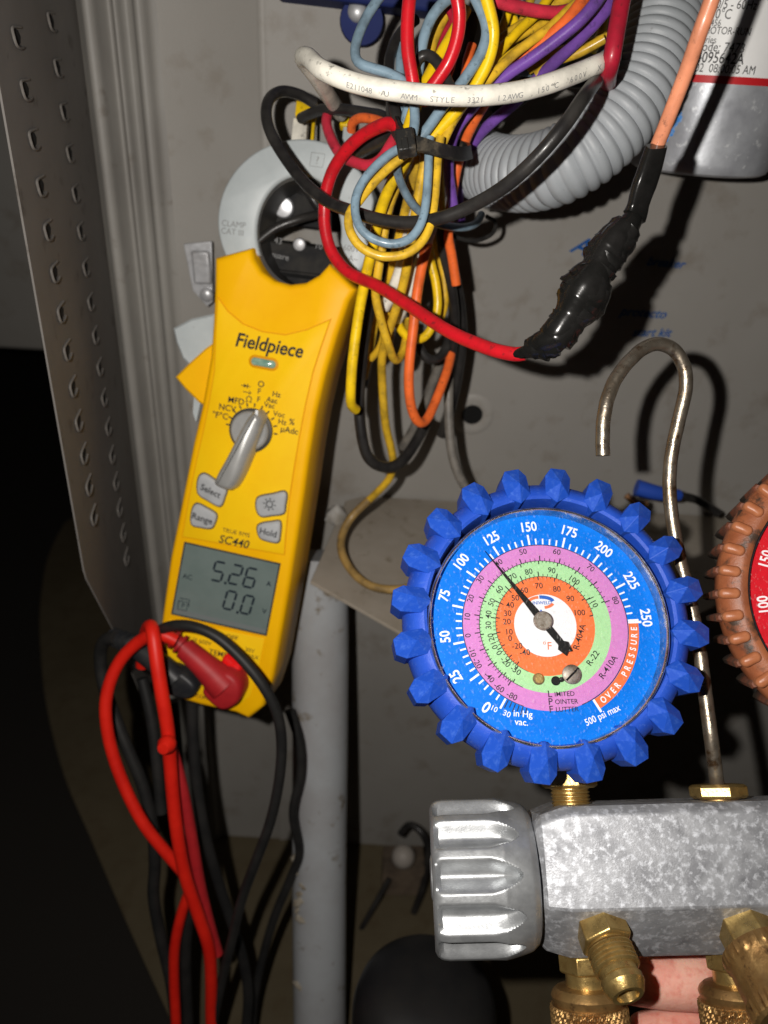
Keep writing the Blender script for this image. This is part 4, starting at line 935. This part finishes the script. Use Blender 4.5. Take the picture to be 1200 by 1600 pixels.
# lower ports: nut, neck and knurled coupling, pointing down from the bottom face
def coupling(px, py):
    x, y = BU(px, py, -25); o_ = Vector((x, yb_-1.0, -25))
    c_ = obj('port_nut', aim(lathe([(0,7.4),(.8,8.2),(5.4,8.2),(6,7.4)], 6, ph=.2), o_, (0,-1,0)), brass, man, smooth=20, bevel=.25)
    obj('port_neck', aim(lathe([(5.8,6.4),(11,6.4)], 36), o_, (0,-1,0)), brass, c_)
    k_ = obj('hose_coupling', aim(lathe([(9.6,7),(10,9.6),(11,10.8),(12.2,11.4),(13.6,11.0),(14.4,10.6),(15,10.6)], 64), o_, (0,-1,0)), brassd, man, smooth=30)
    obj('knurled_grip', aim(knurl(14.6, 34, 12.1), o_, (0,-1,0)), brassd, k_, smooth=0)
coupling(912, 1492); coupling(1142, 1492)
# hose ports on the sloping lower face
slope = Vector((0, -(15), (ym-yb_))).normalized()   # outward normal of that face in (u, v, n)
axp = Vector((.17, slope.y*1.15, slope.z)).normalized()
def face_pt(px, py):
    d = ray(px, py); o_ = bfM.O + bfM.v*ym; nn = (bfM.v*slope.y + bfM.n*slope.z)
    return bfM.loc(CAM + d*((o_-CAM).dot(nn)/d.dot(nn)))
o1 = face_pt(940, 1452)
p_ = obj('flare_port', aim(lathe([(-3,7.8),(.5,8.0),(4.4,8.0),(5.0,7.2),(5.0,5)], 6, ph=.6), o1, axp), brass, man, smooth=20, bevel=.3)
obj('flare_nipple', aim(lathe([(4.6,6.0),(5.6,6.0),(5.8,6.6)]+thread(6.8, 5.8, 11.6, 1.3, .75)+[(12,5.5),(14.2,5.5),(14.8,6.1),(16.6,6.1),(18.8,5.0),(19.4,4.5),(19.4,3.3),(18,3.0),(14,2.9),(13.5,.3)], 48), o1, axp), brass, p_, smooth=25)
o2 = face_pt(1166, 1450)
p2_ = obj('flare_port', aim(lathe([(-3,8.4),(.5,8.6),(5.4,8.6),(6.0,7.8),(6.0,5)], 6, ph=.6), o2, axp), brass, man, smooth=20, bevel=.3)
cp = obj('brass_cap', aim(lathe([(5.5,9.6),(6,10.8),(7,11.2),(9,11.2),(10,10.6),(19,10.8),(20,11.4),(24,11.4),(25,10.4),(25.4,.5)], 72, rfn=lambda z, r, th: r-(.5*(math.cos(th*30) > .2) if (6.5 < z < 9.3 or 19.8 < z < 24.2) else 0)), o2, axp), brassd, man, smooth=30)
cp['label'] = 'brown tarnished brass cap screwed on the right port'
# hanging hook
x, y = BU(1126, 1262, -16)
hk0 = Vector((x, yt+2.6, -16))
nut = hexnut(hk0, (0,1,0), 9.0, .3, 4.8, brass, man, 'hook_nut', ph=.35)
obj('hook_collar', aim(lathe([(-.5,6),(.8,6)], 30), hk0, (0,1,0)), brassd, man)
hp = [hk0+Vector((0,3,0))] + [bfM.loc(P(*q)) for q in [(1112,1160,250),(1102,1085,253),(1092,1010,256),(1076,930,259),(1060,865,261),(1049,800,262),(1046,750,262),(1050,705,261),(1062,650,260),(1071,610,259),(1070,578,258),(1056,550,257),(1034,538,256),(1010,542,255),(985,562,253),(962,592,252),(948,628,251),(942,668,251),(942,712,251)]]
obj('hanging_hook', tube(hp, 2.0, 20, 1.2, rfn=lambda s, th, l: 2.3+.05*math.sin(l*.9)*math.sin(th)), steel, man, smooth=60)

# ---- blue gauge
gf = Fr(P(852, 977, 240), cv(.03,.31,.95), cv(-.03,.95,-.31))
gm = bfM.mat().inverted() @ gf.mat()
def gpart(name, VF, mt_, parent, frame_m=None, **k):
    o_ = obj(name, VF, mt_, parent, **k)
    return o_
KG = gf.pxmm(852, 977)
BO = Vector((.9, 2.0, 0))
ga = obj('gauge', xf(lathe([(-30,26),(-29,32),(-22,39),(-14,43.6),(-8,45.0),(-3,45.0),(1.2,43.8),(3.6,41.8),(4.8,40.2),(5.0,38.9),(4.4,38.0),(2.0,37.6),(-6,37.5)], 120, cap=False), lambda v: v+BO), boot, man, smooth=35)
ga.matrix_local = gm
ga['label'] = 'gauge with blue rubber boot and needle near 115'
def lug():
    s = .1945
    P_ = [(189,0),(203,20),(236,21),(251,12),(251,-12),(236,-21),(203,-20)]
    V = []; F = []
    top = [(a*s, b*s) for a, b in P_]; n_ = len(top)
    ct = (221*s, 0)
    def lv(k, z, zs): return [(ct[0]+(a-ct[0])*k, b*k, z+zs*(a-ct[0])) for a, b in top]
    V += lv(1.0, -9, .02); V += lv(1.0, 4.6, -.10)
    V.append((217*s, 0, 9.4))
    for i in range(n_): j = (i+1)%n_; F.append((i, j, n_+j, n_+i))
    for i in range(n_): F.append((n_+i, n_+(i+1)%n_, 2*n_))
    return V, F
l0 = obj('lug', lug(), bootworn, ga, smooth=0, bevel=.14, bseg=1)
a0 = math.atan2(976-757, 821-858)
for i in range(20):
    o_ = l0 if i == 0 else dup(l0, ga)
    o_.rotation_euler = (0, 0, a0+i*math.radians(18)); o_.location = BO*S
obj('case', lathe([(-26,30),(-25,37.2),(-.5,37.2)], 96, cap=False), brassd, ga)
obj('bezel', lathe([(-.5,37.0),(4.6,37.0),(5.6,36.8),(5.9,36.4),(5.6,36.0),(4.6,35.9),(-.5,35.8)], 120, cap=False), chrome, ga, smooth=50)
face = obj('dial_face', lathe([(-1,36),(0,36),(0,.2)], 120), dialb, ga, smooth=20)
A0, A1 = 213.0, 448.2
def ang(psi): return A0+(A1-A0)*psi/250
obj('pink_band', fixup(ring(103.5*KG, 130*KG, 0, 360, .10)), dialp, face, smooth=0)
obj('green_band', fixup(ring(78*KG, 103.5*KG, 0, 360, .10)), dialg, face, smooth=0)
obj('orange_band', fixup(ring(49*KG, 78*KG, 0, 360, .10)), dialo, face, smooth=0)
obj('white_disc', fixup(([(math.sin(i*.1309)*49*KG, math.cos(i*.1309)*49*KG, .10) for i in range(48)], [tuple(range(48))])), dialw, face, smooth=0)
obj('over_pressure_band', fixup(ring(131*KG, 147*KG, 89, 152, .10)), dialo, face, smooth=0)
def gt(s, px, py, hpx, rot=0, h=.2, **k):
    x, y = gf.uv(px, py, h); return text2(s, x, y, hpx*KG, rot, h, **k)
def pang(px, py): x, y = gf.uv(px, py); return math.degrees(math.atan2(x, y))
wt_ = []
for s, px, py in [('0',760,1105),('25',712,1057),('50',695,995),('75',694,930),('100',720,878),('125',767,841),('150',825,823),('175',889,830),('200',944,858),('225',987,907),('250',1010,965)]:
    r_t = pang(px, py); r_t = r_t if abs(r_t) < 120 else r_t+180
    wt_.append(gt(s, px, py, 15.5 if s != '0' else 17, r_t, bold=.03, wx=.86))
def tick(psi_ang, ra, rb, wd, h=.2):
    a = math.radians(psi_ang); return strip([(math.sin(a)*ra*KG, math.cos(a)*ra*KG), (math.sin(a)*rb*KG, math.cos(a)*rb*KG)], wd, h)
for i in range(51):
    a = ang(i*5); wt_.append(tick(a, 131, 148 if i % 5 == 0 else 140.5, .62 if i % 5 == 0 else .5))
wt_.append(tick(151.5, 131, 152, .7)); wt_.append(tick(89.5, 131, 152, .7))
for i, ch in enumerate('OVER PRESSURE'):
    if ch == ' ': continue
    a = 146-i*4.35; ar = math.radians(a)
    wt_.append(text2(ch, math.sin(ar)*139*KG, math.cos(ar)*139*KG, 9.5*KG, a-180, .2, bold=.03, wx=.8))
wt_ += [gt('500 psi max', 941, 1117, 10, -22, bold=.015, wx=.85), gt('in Hg', 817, 1115, 9.5, 6, bold=.015), gt('vac.', 815, 1128, 9.5, 6, bold=.015), gt('10', 772, 1107, 8, 30, bold=.01), gt('30', 792, 1115, 8.5, 25, bold=.01)]
obj('white_numerals', fixup(join(*wt_)), wprint, face, smooth=0)
bt = []
for s, px, py in [('-80',800,1087),('-60',780,1074),('-40',765,1058),('-20',746,1036),('-10',738,1018),('0',731,993),('10',730,964),('20',735,935),('30',750,905),('40',779,879),('50',817,862),('60',870,862),('70',923,887),('80',962,938),
               ('-50',806,1047),('-20',790,1034),('0',780,1020),('10',772,1008),('20',767,996),('30',763,977),('40',763,960),('50',768,941),('60',780,921),('70',801,901),('80',826,893),('90',862,891),('100',897,906),('110',927,940)]:
    r_t = pang(px, py); r_t = r_t if abs(r_t) < 104 else r_t+180
    bt.append(gt(s, px, py, 9, r_t, bold=.008))
for s, px, py in [('100',905,957),('90',891,935),('80',870,920),('70',842,915),('60',819,922),('50',805,934),('40',797,945),('30',793,958),('20',792,971),('10',795,987),('0',797,997),('-20',808,1009),('-40',820,1019)]:
    bt.append(gt(s, px, py, 9, 0, bold=.008))
for ra, rb, n0, n1, n_, mj in [(104,112,216,440,58,4), (78.5,86,218,432,46,4), (103.5,98,214,430,70,5), (78,72,220,440,48,4)]:
    for i in range(n_+1):
        t_ = i/n_; t_ = t_**1.18; big = i % mj == 0
        bt.append(tick(n0+(n1-n0)*t_, ra, rb if big else (ra+rb)/2, .34 if big else .2))
bt += [ring(129.3*KG, 130.4*KG, 200, 520, .2), ring(103*KG, 104*KG, 205, 432, .2), ring(77.6*KG, 78.4*KG, 205, 440, .2)]
for k in range(6): bt.append(tick(211-k*2.6, 131, 144-(k%2)*4, .3))
for s, px, py, hp_, r_t in [('R-410A',950,1042,9.5,-50),('R-22',926,1028,9.5,-50),('R-404A',905,995,9.5,-68),('IMITED',882,1084,7,0),('OINTER',885,1096,7,0),('LUTTER',886,1108,7,0),('L',859,1084,10,0),('P',860,1096,10,0),('F',861,1108,10,0)]:
    bt.append(gt(s, px, py, hp_, r_t, bold=.01))
obj('black_numerals', fixup(join(*bt)), ink, face, smooth=0)
lx, ly = gf.uv(845, 942); q_ = []
def earc(cx, cy, ax, ay, t0, t1, wd, n=16): return strip([(cx+ax*math.cos(math.radians(t0+(t1-t0)*i/n)), cy+ay*math.sin(math.radians(t0+(t1-t0)*i/n))) for i in range(n+1)], wd, .2)
obj('red_print', fixup(join(earc(lx,ly+.1,3.9,1.7,100,200,.9), earc(lx,ly+.1,3.9,1.7,285,345,.9), gt('°F', 855, 1009, 12, 2))), oprint, face, smooth=0)
obj('navy_print', fixup(join(earc(lx,ly+.1,3.9,1.7,10,95,1.1), seg_poly([(lx-.8,ly-3.0),(lx-.2,ly-2.0),(lx+.5,ly-3.2)], .2), text2('UNIWELD', lx, ly, 1.05, 0, .2, bold=.02))), bprint, face, smooth=0)
def pin(px, py, rpx, z, mt_, nm, slot=False):
    x, y = gf.uv(px, py); r = rpx*KG
    o_ = obj(nm, xf(lathe([(0,r),(z*.6,r),(z,r*.75),(z,.1)], 28), lambda v: Vector((x+v.x, y+v.y, v.z))), mt_, face)
pin(841, 1061, 9, 1.0, brass, 'brass_pin'); pin(893, 1054, 15, 1.2, silver, 'adjusting_screw'); pin(868, 1064, 7, .8, needlem, 'stop_pin'); pin(877, 1062, 4, .8, needlem, 'stop_pin')
x, y = gf.uv(893, 1054); obj('screw_slot', xf(box(-2.7,2.7,-.3,.3,1.15,1.3), lambda v: Vector((x+v.x*.75-v.y*.66, y+v.x*.66+v.y*.75, v.z))), shadem, face)
# needle
NH = 2.2
tip = Vector(gf.uv(757, 860, NH)); hub = Vector(gf.uv(848, 970, NH)); tl = Vector(gf.uv(891, 1020, NH))
ax_ = (tip-hub).normalized(); pn = Vector((-ax_.y, ax_.x)); Lt = (tip-hub).length; Lb = (tl-hub).length
npl = [hub+ax_*Lt, hub+ax_*Lt*.55+pn*.45, hub+ax_*2+pn*1.15, hub-ax_*(Lb-4.0)+pn*1.0, hub-ax_*(Lb-3.0)+pn*2.0, hub-ax_*(Lb)+pn*1.2, hub-ax_*(Lb-.6), hub-ax_*(Lb)-pn*1.2, hub-ax_*(Lb-3.0)-pn*2.0, hub-ax_*(Lb-4.0)-pn*1.0, hub+ax_*2-pn*1.15, hub+ax_*Lt*.55-pn*.45]
nd = obj('needle', loft([(q.x, q.y) for q in npl], [(NH,0),(NH-.35,0)]), needlem, ga, smooth=20)
obj('needle_hub', xf(lathe([(.2,1.6),(NH,1.6),(NH+.05,2.95),(NH+.7,2.9),(NH+1.0,2.5),(NH+1.0,.2)], 40), lambda v: Vector((hub.x+v.x, hub.y+v.y, v.z))), silver, ga, smooth=30)
obj('glass', lathe([(4.3,36),(4.5,35.9),(4.5,.2)], 96, cap=False), glassm, ga, smooth=30)

# ---- copper coloured gauge at the right edge
nR = cv(-.26,.14,.95); vR = cv(-.03,.98,-.16)
rf_ = Fr(P(1382, 926, 238), nR, vR)
gr = obj('gauge', lathe([(-30,26),(-29,34),(-24,40),(-14,45.5),(-6,47.8),(0,48.2),(3.6,47.4),(5.6,45.0),(6.2,42.0),(6.3,40.6),(5.6,39.6),(2,39.4)], 120, cap=False, rfn=None), copper, man, smooth=40)
gr.matrix_local = bfM.mat().inverted() @ rf_.mat()
gr['label'] = 'copper coloured gauge boot with a red dial, cut by the right edge'
pill = rrect(45.0, 0, 6.4, 3.5, 1.65)
l1 = obj('lug', loft(pill, [(7.4,-1.0),(7.0,-.4),(6.2,0),(2.0,0)]), cpill, gr, smooth=50)
fin = [(43.2,-1.5),(48.2,-1.5),(49.4,-.9),(49.4,.9),(48.2,1.5),(43.2,1.5)]
f1 = obj('fin', loft(fin, [(2.4,-.6),(1.2,0),(-24,-.3),(-26,-1.0)]), coppside, gr, smooth=50)
b0 = math.radians(180-2)
for i in range(40):
    o_ = l1 if i == 0 else dup(l1, gr); o_.rotation_euler = (0, 0, b0+i*math.radians(9))
    o_ = f1 if i == 0 else dup(f1, gr); o_.rotation_euler = (0, 0, b0+i*math.radians(9))
obj('bezel', lathe([(-.5,39.6),(4.2,39.6),(4.8,39.3),(4.6,38.9),(-.5,38.8)], 96, cap=False), ink, gr, smooth=50)
fr_ = obj('dial_face', lathe([(-1,39),(2,39),(2,.2)], 96), dialr, gr, smooth=20)
rt = []
for s, a in [('0',-145),('50',-118),('100',-94),('150',-70),('200',-46),('300',0),('400',46)]:
    ar = math.radians(a); rt.append(text2(s, math.sin(ar)*35*1.0, math.cos(ar)*35, 3.2, a, 2.15, bold=.03, wx=.85))
for i in range(48):
    a = math.radians(-145+i*6); rt.append(strip([(math.sin(a)*26, math.cos(a)*26), (math.sin(a)*28.5, math.cos(a)*28.5)], .5, 2.15))
obj('white_numerals', fixup(join(*rt)), wprint, fr_, smooth=0)
obj('glass', lathe([(4.3,39),(4.5,38.9),(4.5,.2)], 64, cap=False), glassm, gr, smooth=60)
tag(man, 'aluminium refrigerant manifold with blue gauge, hook and brass ports', 'gauge set')

# ------------------------------------------------------------------ hand behind the block
def hand():
    J = {}; E = []; Rr = []; Vt = []
    def add(p, r, par=None):
        Vt.append(p); Rr.append(r); k = len(Vt)-1
        if par is not None: E.append((par, k))
        return k
    H = lambda px, py, d: P(px, py, d)*S
    pal = add(H(1330,1640,290), .022)
    pal2 = add(H(1250,1590,286), .021, pal)
    wr = add(H(1400,1760,300), .024, pal); add(H(1460,1900,310), .026, wr)
    for pts, r in [([(1215,1440,286),(1110,1425,276),(1030,1430,272),(985,1436,268)], .0095), ([(1205,1535,280),(1135,1530,266),(1085,1532,261),(1040,1535,262),(985,1532,262),(955,1530,266)], .0112), ([(1210,1620,280),(1140,1622,266),(1085,1622,260),(1030,1622,262),(975,1618,264)], .0108), ([(1220,1720,288),(1150,1740,276),(1090,1748,270)], .0085)]:
        k = pal2
        for i, q in enumerate(pts): k = add(H(*q), r*(1.08-.09*i), k)
    k = pal
    for i, q in enumerate([(1420,1560,276),(1400,1470,262),(1370,1400,250)]): k = add(H(*q), .011-.001*i, k)
    me = bpy.data.meshes.new('person'); me.from_pydata([tuple(v) for v in Vt], E, [])
    o = bpy.data.objects.new('person', me); col.objects.link(o)
    sk = o.modifiers.new('skin', 'SKIN'); sk.use_smooth_shade = True
    for i, sv in enumerate(me.skin_vertices[0].data): sv.radius = (Rr[i], Rr[i]); sv.use_root = (i == 0)
    sb = o.modifiers.new('sub', 'SUBSURF'); sb.levels = 3; sb.render_levels = 3
    me.materials.append(skinm); return o
tag(hand(), 'bare hand gripping the manifold from behind the aluminium block', 'person')
